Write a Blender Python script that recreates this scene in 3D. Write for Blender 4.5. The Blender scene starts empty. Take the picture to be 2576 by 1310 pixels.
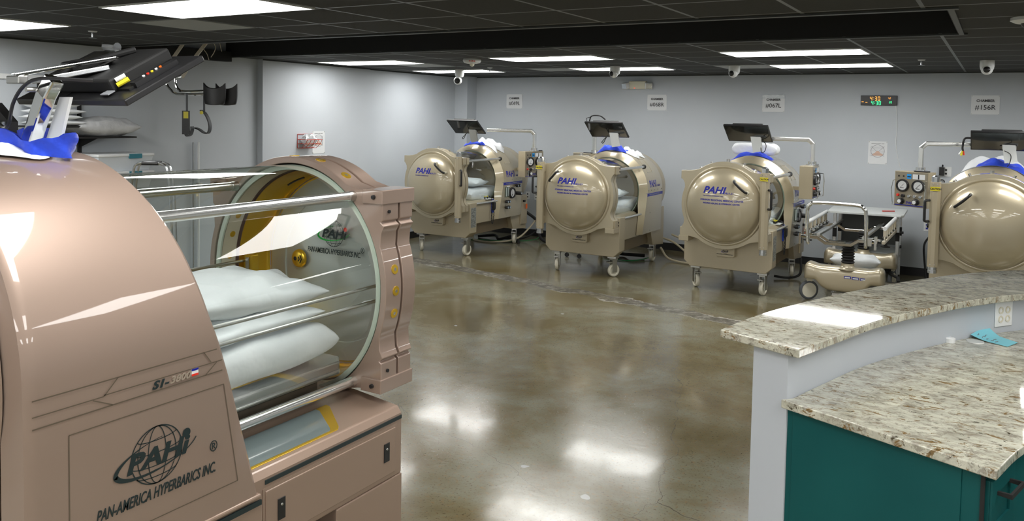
import bpy, bmesh, math, random
from math import pi, sin, cos, sqrt, radians, atan2
from mathutils import Vector, Matrix
random.seed(7)
C = bpy.context.scene
COL = C.collection

# ------------------------------------------------------------------ camera
cam_d = bpy.data.cameras.new('camera'); cam = bpy.data.objects.new('camera', cam_d); COL.objects.link(cam)
yaw, pitch, roll = -0.539001, -0.0496456, 0.0179924
f = Vector((sin(yaw)*cos(pitch), cos(yaw)*cos(pitch), sin(pitch)))
r = Vector((cos(yaw), -sin(yaw), 0)); u = r.cross(f)
r, u = r*cos(roll)+u*sin(roll), -r*sin(roll)+u*cos(roll)
m = Matrix(((r.x, u.x, -f.x), (r.y, u.y, -f.y), (r.z, u.z, -f.z))).to_4x4()
m.translation = Vector((0, 0, 1.848))
cam.matrix_world = m
cam_d.sensor_width = 36.0
cam_d.lens = 36.0*2048.6/2576.0
cam_d.shift_y = -262.4/2576.0
cam_d.clip_start = 0.05
C.camera = cam

# ------------------------------------------------------------------ world, exposure
w = bpy.data.worlds.new('room_ambient'); C.world = w; w.use_nodes = True
w.node_tree.nodes['Background'].inputs[0].default_value = (0.75, 0.85, 1.0, 1)
w.node_tree.nodes['Background'].inputs[1].default_value = 0.03
C.view_settings.view_transform = 'Standard'; C.view_settings.look = 'None'
C.view_settings.exposure = 0.0; C.view_settings.gamma = 1.0
C.view_settings.use_curve_mapping = False
C.cycles.max_bounces = 12; C.cycles.transparent_max_bounces = 16
C.cycles.sample_clamp_indirect = 6.0
C.cycles.use_denoising = True
LIGHT_POWER = 12.5

T = 0.6096
FX, FY = -3.6116*T, 11.797*T      # grid origin of the drop ceiling
CZ = 2.452                        # ceiling height
YB = 10.924                       # back wall

# ------------------------------------------------------------------ materials
def hexmix(a, b, t): return tuple(a[i]*(1-t)+b[i]*t for i in range(3))
def mat(name, col, rough=0.5, metal=0.0, coat=0.0, spec=0.5, emit=None, estr=0.0, coat_rough=0.03, sheen=0.0, trans=0.0):
    M = bpy.data.materials.new(name); M.use_nodes = True
    b = M.node_tree.nodes['Principled BSDF']
    b.inputs['Base Color'].default_value = (*col, 1); b.inputs['Roughness'].default_value = rough
    b.inputs['Metallic'].default_value = metal; b.inputs['Coat Weight'].default_value = coat
    b.inputs['Coat Roughness'].default_value = coat_rough
    b.inputs['Specular IOR Level'].default_value = spec
    b.inputs['Sheen Weight'].default_value = sheen
    if trans: b.inputs['Transmission Weight'].default_value = trans
    if emit: b.inputs['Emission Color'].default_value = (*emit, 1); b.inputs['Emission Strength'].default_value = estr
    return M
def N(M, t, **kw):
    n = M.node_tree.nodes.new(t)
    for k, v in kw.items(): setattr(n, k, v)
    return n
def L(M, a, b): M.node_tree.links.new(a, b)
def noisy(M, scale, c1, c2, lo=0.4, hi=0.6, detail=6, stretch=None, rough=None, bump=0.0, bscale=None):
    b = M.node_tree.nodes['Principled BSDF']
    tc = N(M, 'ShaderNodeTexCoord'); mp = N(M, 'ShaderNodeMapping'); L(M, tc.outputs['Object'], mp.inputs[0])
    if stretch: mp.inputs['Scale'].default_value = stretch
    nz = N(M, 'ShaderNodeTexNoise'); nz.inputs['Scale'].default_value = scale; nz.inputs['Detail'].default_value = detail
    L(M, mp.outputs[0], nz.inputs[0])
    cr = N(M, 'ShaderNodeValToRGB'); cr.color_ramp.elements[0].position = lo; cr.color_ramp.elements[1].position = hi
    cr.color_ramp.elements[0].color = (*c1, 1); cr.color_ramp.elements[1].color = (*c2, 1)
    L(M, nz.outputs[0], cr.inputs[0]); L(M, cr.outputs[0], b.inputs['Base Color'])
    if bump:
        n2 = N(M, 'ShaderNodeTexNoise'); n2.inputs['Scale'].default_value = bscale or scale; n2.inputs['Detail'].default_value = 3
        L(M, mp.outputs[0], n2.inputs[0])
        bp = N(M, 'ShaderNodeBump'); bp.inputs['Strength'].default_value = bump; bp.inputs['Distance'].default_value = 0.02
        L(M, n2.outputs[0], bp.inputs['Height']); L(M, bp.outputs[0], b.inputs['Normal'])
    return M

WALL = noisy(mat('wall_paint', (.53,.565,.60), .6), 2.2, (.52,.558,.595), (.54,.578,.615), .3, .7, bump=.05, bscale=220)
PONY = mat('counter_wall_paint', (.50,.535,.575), .55)
BLACKBASE = mat('black_vinyl_base', (.012,.012,.013), .5)
CHAMP = mat('champagne_paint', (.50,.437,.305), .36, .42, 1.0, coat_rough=.03)
CHAMPD = mat('champagne_paint_satin', (.46,.398,.278), .42, .30, .5, coat_rough=.15)
ROSE = mat('rose_gold_paint', (.365,.268,.215), .46, .40, 1.0, coat_rough=.03)
ROSED = mat('rose_gold_satin', (.36,.258,.198), .44, .35, .6, coat_rough=.12)
CHROME = mat('chrome', (.80,.81,.80), .07, 1.0)
STEEL = mat('brushed_steel', (.55,.55,.53), .3, 1.0)
ALU = mat('bright_aluminium', (.62,.64,.66), .25, 1.0)
GOLD = mat('gold_anodised', (.78,.50,.05), .28, .75)
CHROME2 = mat('satin_chrome', (.80,.81,.79), .22, .9)
BLACK = mat('black_plastic', (.015,.015,.016), .35)
BLACKM = mat('black_matte', (.010,.010,.010), .7)
SCREEN = mat('screen_glass', (.010,.011,.012), .12, 0, .5)
WHITE = mat('white_plastic', (.80,.82,.82), .35)
CREAM = mat('cream_nylon', (.70,.67,.55), .35)
BEIGEW = mat('beige_enamel', (.62,.56,.44), .35)
BLUEINK = mat('blue_decal', (.012,.018,.30), .3)
DKINK = mat('charcoal_decal', (.018,.03,.032), .35)
BLACKINK = mat('black_print', (.015,.015,.018), .5)
GREYINK = mat('grey_print', (.22,.22,.25), .6)
GREEN = mat('green_decal', (.01,.42,.05), .4)
RED = mat('red_decal', (.75,.04,.02), .4)
REDM = mat('red_wire', (.55,.05,.02), .35, .2)
YEL = mat('yellow_label', (.72,.62,.03), .4)
BLUECLOTH = noisy(mat('blue_cloth', (.01,.05,.62), .8, sheen=.3), 8, (.008,.035,.5), (.015,.075,.75), .3, .7, bump=.6, bscale=14)
LINEN = noisy(mat('white_linen', (.74,.77,.80), .8, sheen=.2), 5, (.70,.73,.75), (.80,.82,.84), .3, .7, bump=.55, bscale=9)
LINEN2 = noisy(mat('white_pillowcase', (.74,.77,.80), .75, sheen=.2), 5, (.72,.76,.78), (.80,.83,.85), .3, .7, bump=.6, bscale=6)
GREYSHEET = noisy(mat('grey_pillowcase', (.45,.46,.48), .6), 7, (.50,.51,.52), (.70,.71,.72), .3, .7, bump=.9, bscale=9)
PAPER = mat('white_paper', (.74,.76,.77), .6)
TAPE = mat('clear_tape', (.72,.74,.76), .12)
TEAL = noisy(mat('teal_paint', (.003,.075,.075), .45, spec=.3), 3, (.002,.070,.072), (.004,.085,.085), .3, .7)
RUBBER = mat('grey_rubber', (.10,.11,.12), .6)
CYAN = mat('cyan_card', (.22,.62,.72), .5)
ORANGE = mat('orange_tag', (.9,.16,.01), .5)
BLUEL = mat('blue_label', (.02,.30,.75), .4)
PEACH = mat('peach_print', (.70,.47,.36), .6)
TEALP = mat('teal_plastic', (.03,.20,.26), .4)
LIGHTM = mat('light_panel', (.9,.9,.9), .4, emit=(1.0, .99, .965), estr=LIGHT_POWER)
VENT = noisy(mat('grey_perforated_panel', (.20,.21,.20), .5), 500, (.22,.23,.22), (.42,.43,.41), .45, .55)
TRIMC = mat('ceiling_trim_grey', (.035,.04,.037), .45)
CLEARP = None
def glass(name, tint, refl=1.0, ior=1.47, rough=0.0):
    M = bpy.data.materials.new(name); M.use_nodes = True
    nt = M.node_tree; nt.nodes.clear()
    o = N(M, 'ShaderNodeOutputMaterial'); mx = N(M, 'ShaderNodeMixShader')
    t = N(M, 'ShaderNodeBsdfTransparent'); t.inputs[0].default_value = (*tint, 1)
    g = N(M, 'ShaderNodeBsdfGlossy'); g.inputs['Roughness'].default_value = rough; g.inputs[0].default_value = (refl, refl, refl, 1)
    lw = N(M, 'ShaderNodeLayerWeight'); pw = N(M, 'ShaderNodeMath', operation='POWER'); pw.inputs[1].default_value = 4.5
    L(M, lw.outputs['Facing'], pw.inputs[0])
    fr = N(M, 'ShaderNodeMath', operation='MULTIPLY_ADD'); f0 = ((ior-1)/(ior+1))**2; fr.inputs[1].default_value = 1-f0*1.6; fr.inputs[2].default_value = f0*1.6
    L(M, pw.outputs[0], fr.inputs[0])
    L(M, fr.outputs[0], mx.inputs[0]); L(M, t.outputs[0], mx.inputs[1]); L(M, g.outputs[0], mx.inputs[2]); L(M, mx.outputs[0], o.inputs[0])
    return M
ACRYL = glass('clear_acrylic', (.93,.96,.945))
ACRYLFAR = glass('clear_acrylic_tube', (.90,.94,.94))
BINM = mat('frosted_plastic', (.82,.87,.92), .3); BINM.node_tree.nodes['Principled BSDF'].inputs['Alpha'].default_value = .9
ACREDGE = mat('acrylic_edge_green', (.60,.68,.58), .25)
def brushed_disc(name):
    M = mat(name, (.62,.66,.64), .28, .65); b = M.node_tree.nodes['Principled BSDF']
    b.inputs['Anisotropic'].default_value = .85
    tg = N(M, 'ShaderNodeTangent'); tg.direction_type = 'RADIAL'; tg.axis = 'Y'
    L(M, tg.outputs[0], b.inputs['Tangent']); return M
DISC = brushed_disc('spun_steel')

def ceiling_mat():
    M = mat('black_ceiling_tile', (.016,.017,.015), .75)
    b = M.node_tree.nodes['Principled BSDF']
    tc = N(M, 'ShaderNodeTexCoord'); sp = N(M, 'ShaderNodeSeparateXYZ'); L(M, tc.outputs['Object'], sp.inputs[0])
    outs = []
    for k, off in ((0, FX), (1, FY)):
        a = N(M, 'ShaderNodeMath', operation='SUBTRACT'); a.inputs[1].default_value = off; L(M, sp.outputs[k], a.inputs[0])
        d = N(M, 'ShaderNodeMath', operation='DIVIDE'); d.inputs[1].default_value = T; L(M, a.outputs[0], d.inputs[0])
        p = N(M, 'ShaderNodeMath', operation='PINGPONG'); p.inputs[1].default_value = .5; L(M, d.outputs[0], p.inputs[0])
        l = N(M, 'ShaderNodeMath', operation='LESS_THAN'); l.inputs[1].default_value = .018; L(M, p.outputs[0], l.inputs[0])
        outs.append(l)
    mx = N(M, 'ShaderNodeMath', operation='MAXIMUM'); L(M, outs[0].outputs[0], mx.inputs[0]); L(M, outs[1].outputs[0], mx.inputs[1])
    nz = N(M, 'ShaderNodeTexNoise'); nz.inputs['Scale'].default_value = 60; L(M, tc.outputs['Object'], nz.inputs[0])
    cr = N(M, 'ShaderNodeValToRGB'); cr.color_ramp.elements[0].color = (.011,.011,.008, 1); cr.color_ramp.elements[1].color = (.028,.028,.022, 1)
    L(M, nz.outputs[0], cr.inputs[0])
    c = N(M, 'ShaderNodeMix', data_type='RGBA'); L(M, mx.outputs[0], c.inputs[0]); L(M, cr.outputs[0], c.inputs[6])
    c.inputs[7].default_value = (.085,.095,.088, 1); L(M, c.outputs[2], b.inputs['Base Color'])
    rr = N(M, 'ShaderNodeMapRange'); rr.inputs[3].default_value = .8; rr.inputs[4].default_value = .4
    L(M, mx.outputs[0], rr.inputs[0]); L(M, rr.outputs[0], b.inputs['Roughness'])
    return M
CEIL = ceiling_mat()

def floor_mat():
    M = mat('polished_concrete', (.2,.18,.12), .16); nt = M.node_tree; b = nt.nodes['Principled BSDF']
    tc = N(M, 'ShaderNodeTexCoord')
    def noise(scale, detail=8, rough=.6, dist=0.0, vec=None):
        n = N(M, 'ShaderNodeTexNoise'); n.inputs['Scale'].default_value = scale; n.inputs['Detail'].default_value = detail
        n.inputs['Roughness'].default_value = rough; n.inputs['Distortion'].default_value = dist
        L(M, vec or tc.outputs['Object'], n.inputs[0]); return n.outputs[0]
    def ramp(fac, stops):
        c = N(M, 'ShaderNodeValToRGB'); e = c.color_ramp.elements
        e[0].position, e[0].color = stops[0][0], (*stops[0][1], 1); e[1].position, e[1].color = stops[-1][0], (*stops[-1][1], 1)
        for p, q in stops[1:-1]:
            x = e.new(p); x.color = (*q, 1)
        L(M, fac, c.inputs[0]); return c.outputs[0]
    def mix(fac, a, b_, typ='MIX'):
        x = N(M, 'ShaderNodeMix', data_type='RGBA', blend_type=typ)
        if isinstance(fac, float): x.inputs[0].default_value = fac
        else: L(M, fac, x.inputs[0])
        for s, v in ((6, a), (7, b_)):
            if isinstance(v, tuple): x.inputs[s].default_value = (*v, 1)
            else: L(M, v, x.inputs[s])
        return x.outputs[2]
    base = ramp(noise(.9, 9, .62, .3), [(.34, (.115,.088,.032)), (.45, (.175,.150,.082)), (.54, (.215,.205,.140)), (.66, (.270,.266,.205))])
    rust = ramp(noise(2.3, 6, .7, .6), [(.50, (0, 0, 0)), (.68, (1, 1, 1))])
    base = mix(rust, base, mix(.45, base, (.135,.085,.028)))
    sp = ramp(noise(75, 3, .6), [(.33, (.45,.38,.30)), (.42, (1, 1, 1))])
    base = mix(.85, base, mix(1.0, base, sp, 'MULTIPLY'))
    warm = ramp(noise(34, 4, .7), [(.56, (1, 1, 1)), (.68, (1.25,.92,.66))])
    base = mix(.8, base, mix(1.0, base, warm, 'MULTIPLY'))
    # blue-grey filler spots and white chips
    vo = N(M, 'ShaderNodeTexVoronoi'); vo.inputs['Scale'].default_value = 2.1
    n5 = N(M, 'ShaderNodeTexNoise'); n5.inputs['Scale'].default_value = 9; L(M, tc.outputs['Object'], n5.inputs[0])
    vm = N(M, 'ShaderNodeVectorMath', operation='MULTIPLY_ADD'); vm.inputs[1].default_value = (.09,.09,.0); L(M, n5.outputs[1], vm.inputs[0]); L(M, tc.outputs['Object'], vm.inputs[2])
    L(M, vm.outputs[0], vo.inputs[0])
    spot = N(M, 'ShaderNodeMath', operation='LESS_THAN'); spot.inputs[1].default_value = .045; L(M, vo.outputs[0], spot.inputs[0])
    sc = N(M, 'ShaderNodeSeparateColor'); L(M, vo.outputs[1], sc.inputs[0])
    gt = N(M, 'ShaderNodeMath', operation='GREATER_THAN'); gt.inputs[1].default_value = .45; L(M, sc.outputs[0], gt.inputs[0])
    spotcol = mix(gt.outputs[0], (.15,.17,.19), (.40,.41,.39))
    base = mix(spot.outputs[0], base, spotcol)
    # long patched trench across the floor: y = 7.75 - .13*(x+4) with ragged edge
    s = N(M, 'ShaderNodeSeparateXYZ'); L(M, tc.outputs['Object'], s.inputs[0])
    m1 = N(M, 'ShaderNodeMath', operation='MULTIPLY_ADD'); m1.inputs[1].default_value = .19; m1.inputs[2].default_value = -6.98
    L(M, s.outputs[0], m1.inputs[0])
    m2 = N(M, 'ShaderNodeMath', operation='ADD'); L(M, m1.outputs[0], m2.inputs[0]); L(M, s.outputs[1], m2.inputs[1])
    n6 = noise(2.6, 6, .7)
    m3 = N(M, 'ShaderNodeMath', operation='MULTIPLY_ADD'); m3.inputs[1].default_value = .35; L(M, n6, m3.inputs[0]); L(M, m2.outputs[0], m3.inputs[2])
    m4 = N(M, 'ShaderNodeMath', operation='SUBTRACT'); m4.inputs[1].default_value = .175; L(M, m3.outputs[0], m4.inputs[0])
    ab = N(M, 'ShaderNodeMath', operation='ABSOLUTE'); L(M, m4.outputs[0], ab.inputs[0])
    inb = N(M, 'ShaderNodeMath', operation='LESS_THAN'); inb.inputs[1].default_value = .115; L(M, ab.outputs[0], inb.inputs[0])
    edge = N(M, 'ShaderNodeMath', operation='COMPARE'); edge.inputs[1].default_value = .115; edge.inputs[2].default_value = .010; L(M, ab.outputs[0], edge.inputs[0])
    patch = ramp(noise(9, 8, .75), [(.38, (.045,.04,.03)), (.5, (.12,.11,.085)), (.60, (.29,.28,.24))])
    pg = ramp(noise(1.3, 3, .5), [(.30, (.35,.35,.35)), (.42, (.92,.92,.92))])
    fm = N(M, 'ShaderNodeMath', operation='MULTIPLY'); L(M, inb.outputs[0], fm.inputs[0]); L(M, pg, fm.inputs[1])
    base = mix(fm.outputs[0], base, patch)
    eg = ramp(noise(1.7, 4, .6), [(.5, (0, 0, 0)), (.56, (1, 1, 1))])
    em = N(M, 'ShaderNodeMath', operation='MULTIPLY'); L(M, edge.outputs[0], em.inputs[0]); L(M, eg, em.inputs[1])
    base = mix(em.outputs[0], base, (.40,.38,.33))
    # hairline cracks
    v2 = N(M, 'ShaderNodeTexVoronoi', feature='DISTANCE_TO_EDGE'); v2.inputs['Scale'].default_value = .42
    v3 = N(M, 'ShaderNodeVectorMath', operation='MULTIPLY_ADD'); v3.inputs[1].default_value = (.35,.35,0); n7 = N(M, 'ShaderNodeTexNoise'); n7.inputs['Scale'].default_value = 2.2
    n7.inputs['Detail'].default_value = 6; L(M, tc.outputs['Object'], n7.inputs[0]); L(M, n7.outputs[1], v3.inputs[0]); L(M, tc.outputs['Object'], v3.inputs[2]); L(M, v3.outputs[0], v2.inputs[0])
    cr = N(M, 'ShaderNodeMath', operation='LESS_THAN'); cr.inputs[1].default_value = .0004; L(M, v2.outputs[0], cr.inputs[0])
    base = mix(cr.outputs[0], base, (.09,.078,.055))
    L(M, base, b.inputs['Base Color'])
    ro = N(M, 'ShaderNodeMapRange'); ro.inputs[1].default_value = .35; ro.inputs[2].default_value = .7; ro.inputs[3].default_value = .13; ro.inputs[4].default_value = .24
    L(M, noise(3.5, 6, .7), ro.inputs[0])
    r2 = N(M, 'ShaderNodeMath', operation='MAXIMUM'); r3 = N(M, 'ShaderNodeMath', operation='MULTIPLY'); r3.inputs[1].default_value = .55; L(M, inb.outputs[0], r3.inputs[0])
    L(M, ro.outputs[0], r2.inputs[0]); L(M, r3.outputs[0], r2.inputs[1]); L(M, r2.outputs[0], b.inputs['Roughness'])
    bp = N(M, 'ShaderNodeBump'); bp.inputs['Strength'].default_value = .06; bp.inputs['Distance'].default_value = .01
    L(M, noise(26, 5, .7), bp.inputs['Height']); L(M, bp.outputs[0], b.inputs['Normal'])
    b.inputs['Coat Weight'].default_value = .22; b.inputs['Coat Roughness'].default_value = .07
    return M
FLOOR = floor_mat()

def granite_mat():
    M = mat('speckled_granite', (.6,.56,.48), .045, coat=.3); nt = M.node_tree; b = nt.nodes['Principled BSDF']
    tc = N(M, 'ShaderNodeTexCoord'); mp = N(M, 'ShaderNodeMapping'); L(M, tc.outputs['Object'], mp.inputs[0])
    mp.inputs['Rotation'].default_value = (0, 0, radians(-18)); mp.inputs['Scale'].default_value = (.85, 1.6, 1.0)
    def noise(scale, detail=8, rough=.6, dist=0.0):
        n = N(M, 'ShaderNodeTexNoise'); n.inputs['Scale'].default_value = scale; n.inputs['Detail'].default_value = detail
        n.inputs['Roughness'].default_value = rough; n.inputs['Distortion'].default_value = dist; L(M, mp.outputs[0], n.inputs[0]); return n.outputs[0]
    def ramp(fac, a, ca, b_, cb):
        c = N(M, 'ShaderNodeValToRGB'); c.color_ramp.elements[0].position = a; c.color_ramp.elements[1].position = b_
        c.color_ramp.elements[0].color = (*ca, 1); c.color_ramp.elements[1].color = (*cb, 1); L(M, fac, c.inputs[0]); return c.outputs[0]
    def mix(fac, a, b_):
        x = N(M, 'ShaderNodeMix', data_type='RGBA'); L(M, fac, x.inputs[0])
        for s, v in ((6, a), (7, b_)):
            if isinstance(v, tuple): x.inputs[s].default_value = (*v, 1)
            else: L(M, v, x.inputs[s])
        return x.outputs[2]
    base = ramp(noise(9, 8, .7), .35, (.36,.35,.28), .60, (.62,.61,.50))
    grey = ramp(noise(26, 6, .75, .4), .50, (0, 0, 0), .60, (.8,.8,.8)); base = mix(grey, base, (.25,.225,.18))
    br = ramp(noise(17, 7, .78, .8), .555, (0, 0, 0), .60, (1, 1, 1)); base = mix(br, base, (.20,.125,.045))
    dk = ramp(noise(31, 8, .8, .5), .575, (0, 0, 0), .62, (1, 1, 1)); base = mix(dk, base, (.07,.058,.035))
    dk2 = ramp(noise(6, 9, .8, .4), .60, (0, 0, 0), .64, (.9, .9, .9)); base = mix(dk2, base, (.13,.09,.04))
    L(M, base, b.inputs['Base Color'])
    return M
GRANITE = granite_mat()

# ------------------------------------------------------------------ mesh helpers
class MB:
    def __init__(s): s.bm = bmesh.new()
    def v(s, p): return s.bm.verts.new(p)
    def box(s, x0, x1, y0, y1, z0, z1, M=None):
        c = [(x, y, z) for z in (z0, z1) for y in (y0, y1) for x in (x0, x1)]
        vs = [s.v(M @ Vector(p) if M else p) for p in c]
        for q in ((0,2,3,1),(4,5,7,6),(0,1,5,4),(2,6,7,3),(0,4,6,2),(1,3,7,5)): s.bm.faces.new([vs[i] for i in q])
        return s
    def tube(s, pts, r, n=10, cap=True, r_end=None):
        pts = [Vector(p) for p in pts]; rings = []
        up = Vector((0, 0, 1))
        for i, p in enumerate(pts):
            d = (pts[min(i+1, len(pts)-1)]-pts[max(i-1, 0)]).normalized()
            if i == 0:
                a = d.orthogonal().normalized() if abs(d.z) > .95 else d.cross(up).normalized()
            else:
                a = (a - d*a.dot(d)).normalized()
            b = d.cross(a)
            rr = r if r_end is None else r+(r_end-r)*i/(len(pts)-1)
            rings.append([s.v(p+(a*cos(2*pi*k/n)+b*sin(2*pi*k/n))*rr) for k in range(n)])
        for A, B in zip(rings, rings[1:]):
            for k in range(n): s.bm.faces.new((A[k], A[(k+1) % n], B[(k+1) % n], B[k]))
        if cap:
            s.bm.faces.new(rings[0][::-1]); s.bm.faces.new(rings[-1])
        return s
    def sqtube(s, pts, wx, wz, up=(0, 0, 1)):
        pts = [Vector(p) for p in pts]; rings = []; up = Vector(up)
        for i, p in enumerate(pts):
            d0 = (p-pts[i-1]).normalized() if i else (pts[1]-p).normalized()
            d1 = (pts[i+1]-p).normalized() if i < len(pts)-1 else d0
            d = (d0+d1).normalized(); k = 1/max(.5, d.dot(d0))
            a = d.cross(up)
            a = a.normalized() if a.length > .05 else Vector((0, 1, 0))
            b = a.cross(d)
            rings.append([s.v(p+a*(sx*wx/2)+b*(sz*wz/2*k)) for sx, sz in ((-1,-1),(1,-1),(1,1),(-1,1))])
        for A, B in zip(rings, rings[1:]):
            for k in range(4): s.bm.faces.new((A[k], A[(k+1) % 4], B[(k+1) % 4], B[k]))
        s.bm.faces.new(rings[0][::-1]); s.bm.faces.new(rings[-1]); return s
    def lathe(s, prof, c=(0, 0, 0), axis='Y', n=64, a0=0, a1=2*pi):
        full = abs(a1-a0-2*pi) < 1e-6; rings = []; c = Vector(c)
        for rr, h in prof:
            ring = []
            for k in range(n if full else n+1):
                a = a0+(a1-a0)*k/n; x, y = rr*cos(a), rr*sin(a)
                p = {'Y': Vector((x, h, y)), 'Z': Vector((x, y, h)), 'X': Vector((h, x, y))}[axis]
                ring.append(s.v(c+p))
            rings.append(ring)
        for A, B in zip(rings, rings[1:]):
            for k in range(n): 
                k2 = (k+1) % len(A)
                s.bm.faces.new((A[k], A[k2], B[k2], B[k]))
        bmesh.ops.remove_doubles(s.bm, verts=s.bm.verts, dist=1e-6)
        return s
    def prism(s, poly, y0, y1, plane='XZ'):
        def P(a, b, h): return {'XZ': (a, h, b), 'XY': (a, b, h), 'YZ': (h, a, b)}[plane]
        A = [s.v(P(a, b, y0)) for a, b in poly]; B = [s.v(P(a, b, y1)) for a, b in poly]; n = len(poly)
        s.bm.faces.new(A); s.bm.faces.new(B[::-1])
        for k in range(n): s.bm.faces.new((A[k], A[(k+1) % n], B[(k+1) % n], B[k]))
        return s
    def annulus(s, outer, inner, y0, y1):
        # ring plate in the XZ plane; outer and inner lists of equal length
        n = len(outer)
        R = [[s.v((x, y, z)) for x, z in pl] for pl, y in ((outer, y0), (outer, y1), (inner, y1), (inner, y0))]
        for j in range(4):
            A, B = R[j], R[(j+1) % 4]
            for k in range(n): s.bm.faces.new((A[k], A[(k+1) % n], B[(k+1) % n], B[k]))
        return s
    def grid(s, fn, nu, nv):
        V = [[s.v(fn(i/nu, j/nv)) for j in range(nv+1)] for i in range(nu+1)]
        for i in range(nu):
            for j in range(nv): s.bm.faces.new((V[i][j], V[i+1][j], V[i+1][j+1], V[i][j+1]))
        return s
def setp(o, label=None, cat=None, group=None, kind=None):
    if label: o['label'] = label
    if cat: o['category'] = cat
    if group: o['group'] = group
    if kind: o['kind'] = kind
    return o
def build(name, mb, m, parent=None, smooth=35, bevel=0, seg=2, subd=0, label=None, recalc=True):
    bm = mb.bm
    if recalc: bmesh.ops.recalc_face_normals(bm, faces=bm.faces)
    me = bpy.data.meshes.new(name); bm.to_mesh(me); bm.free()
    for mm in (m if isinstance(m, (list, tuple)) else [m]): me.materials.append(mm)
    if smooth:
        me.polygons.foreach_set('use_smooth', [True]*len(me.polygons)); me.set_sharp_from_angle(angle=radians(smooth))
    o = bpy.data.objects.new(name, me); COL.objects.link(o)
    if parent: o.parent = parent
    if bevel:
        b = o.modifiers.new('bevel', 'BEVEL'); b.width = bevel; b.segments = seg; b.limit_method = 'ANGLE'; b.angle_limit = radians(40); b.harden_normals = False
    if subd:
        b = o.modifiers.new('subd', 'SUBSURF'); b.levels = subd; b.render_levels = subd
    if label: o['label'] = label
    return o
def empty(name, label, cat, loc=(0, 0, 0), rz=0, group=None):
    o = bpy.data.objects.new(name, None); COL.objects.link(o); o.location = loc; o.rotation_euler = (0, 0, rz); o.empty_display_size = .1
    return setp(o, label, cat, group)
def struct(name, mb, m, **kw):
    o = build(name, mb, m, **kw); o['kind'] = 'structure'; return o
def copy_tree(o, parent=None):
    c = o.copy(); COL.objects.link(c)
    if parent: c.parent = parent
    for ch in list(o.children): copy_tree(ch, c)
    return c
def smoothpath(pts, n=6):
    P = [Vector(p) for p in pts]; P = [P[0]*2-P[1]]+P+[P[-1]*2-P[-2]]; out = []
    for i in range(1, len(P)-2):
        for k in range(n):
            t = k/n; a, b, c, d = P[i-1:i+3]
            out.append(.5*((2*b)+(c-a)*t+(2*a-5*b+4*c-d)*t*t+(3*b-a-3*c+d)*t**3))
    out.append(P[-2]); return out
def text_mesh(name, body, size, m, fn, parent=None, shear=0, bold=0, align='LEFT', spacing=1.0, sx=1.0, extrude=0.0006, label=None):
    """lettering; fn maps (a, b, depth) of the flat text to a 3-D point"""
    cu = bpy.data.curves.new('t', 'FONT'); cu.body = body; cu.size = size; cu.shear = shear; cu.offset = bold; cu.align_x = align
    cu.space_character = spacing; cu.extrude = extrude; cu.resolution_u = 3
    ob = bpy.data.objects.new('t', cu); me0 = ob.to_mesh(); me = me0.copy(); ob.to_mesh_clear(); bpy.data.objects.remove(ob)
    for v in me.vertices: v.co = Vector(fn(v.co.x*sx, v.co.y, v.co.z))
    me.name = name; me.materials.clear(); me.materials.append(m)
    o = bpy.data.objects.new(name, me); COL.objects.link(o)
    if parent: o.parent = parent
    if label: o['label'] = label
    return o
def pillow_mb(lx, ly, h, seed=0, n=22, wr=.012, pinch=.12, boxy=0):
    rnd = random.Random(seed); ph = [rnd.uniform(0, 6.28) for _ in range(8)]
    mb = MB(); pw = 7 if boxy else 2.6; ex = .36 if boxy else .5
    n = max(n, 18)
    def fn(sgn):
        def g(u, v):
            a = sin((u-.5)*pi); b = sin((v-.5)*pi)
            e = max(0, (1-abs(a)**pw))*max(0, (1-abs(b)**pw)); t = e**ex
            cn = 0 if boxy else 1
            x = a*lx/2*(1-.07*cn*(1-b*b)*a*a); y = b*ly/2*(1-.07*cn*(1-a*a)*b*b)
            edge = min(1, t*1.3)*(.35+.65*(max(abs(a), abs(b)))**2)
            wv = wr*edge*(sin(7*a+ph[0]+5*b)+.8*sin(11*b+ph[1]-6*a)+.7*sin(15*a*b+ph[2])+.5*sin(19*a+ph[3]-3*b))
            return Vector((x, y, sgn*h/2*t+wv*(1 if sgn > 0 else .4)))
        return g
    mb.grid(fn(1), n, n); mb.grid(fn(-1), n, n)
    bmesh.ops.remove_doubles(mb.bm, verts=mb.bm.verts, dist=1e-5)
    return mb
def rot(mb, M):
    bmesh.ops.transform(mb.bm, matrix=M, verts=mb.bm.verts); return mb
def circ_pts(cx, cz, R, n, a0=0): return [(cx+R*cos(a0+2*pi*k/n), cz+R*sin(a0+2*pi*k/n)) for k in range(n)]

# ------------------------------------------------------------------ room
XA, XB2, XC = -7.47, -7.38, -7.45    # left wall: near part, projecting part, far part
Y1, Y2, Y3 = 6.66, 8.54, 10.66
XR, YF = 8.2, -9.0
struct('floor', MB().box(XA-.3, XR+.1, YF-.1, YB+.1, -.1, 0), FLOOR, smooth=0)
mb = MB()
sl = (XA-.3, -.26, 4.86, 6.22)
zt = CZ+.02
for q in ((XA-.3, XR+.1, YF-.1, sl[2]), (XA-.3, XR+.1, sl[3], YB+.1), (sl[1], XR+.1, sl[2], sl[3])):
    mb.box(q[0], q[1], q[2], q[3], CZ, CZ+.04)
struct('ceiling', mb, CEIL, smooth=0)
mb = MB().box(XA-.3, sl[1]+.02, sl[2]-.02, sl[2], CZ+.04, 3.3).box(XA-.3, sl[1]+.02, sl[3]-.01, sl[3]+.02, CZ+.001, 3.3).box(sl[1]-.01, sl[1]+.02, sl[2], sl[3], CZ+.001, 3.3).box(XA-.3, sl[1]+.02, sl[2]-.02, sl[3]+.02, 3.3, 3.32)
struct('trim_1', mb, BLACKM, smooth=0)   # walls of the open ceiling slot
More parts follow.
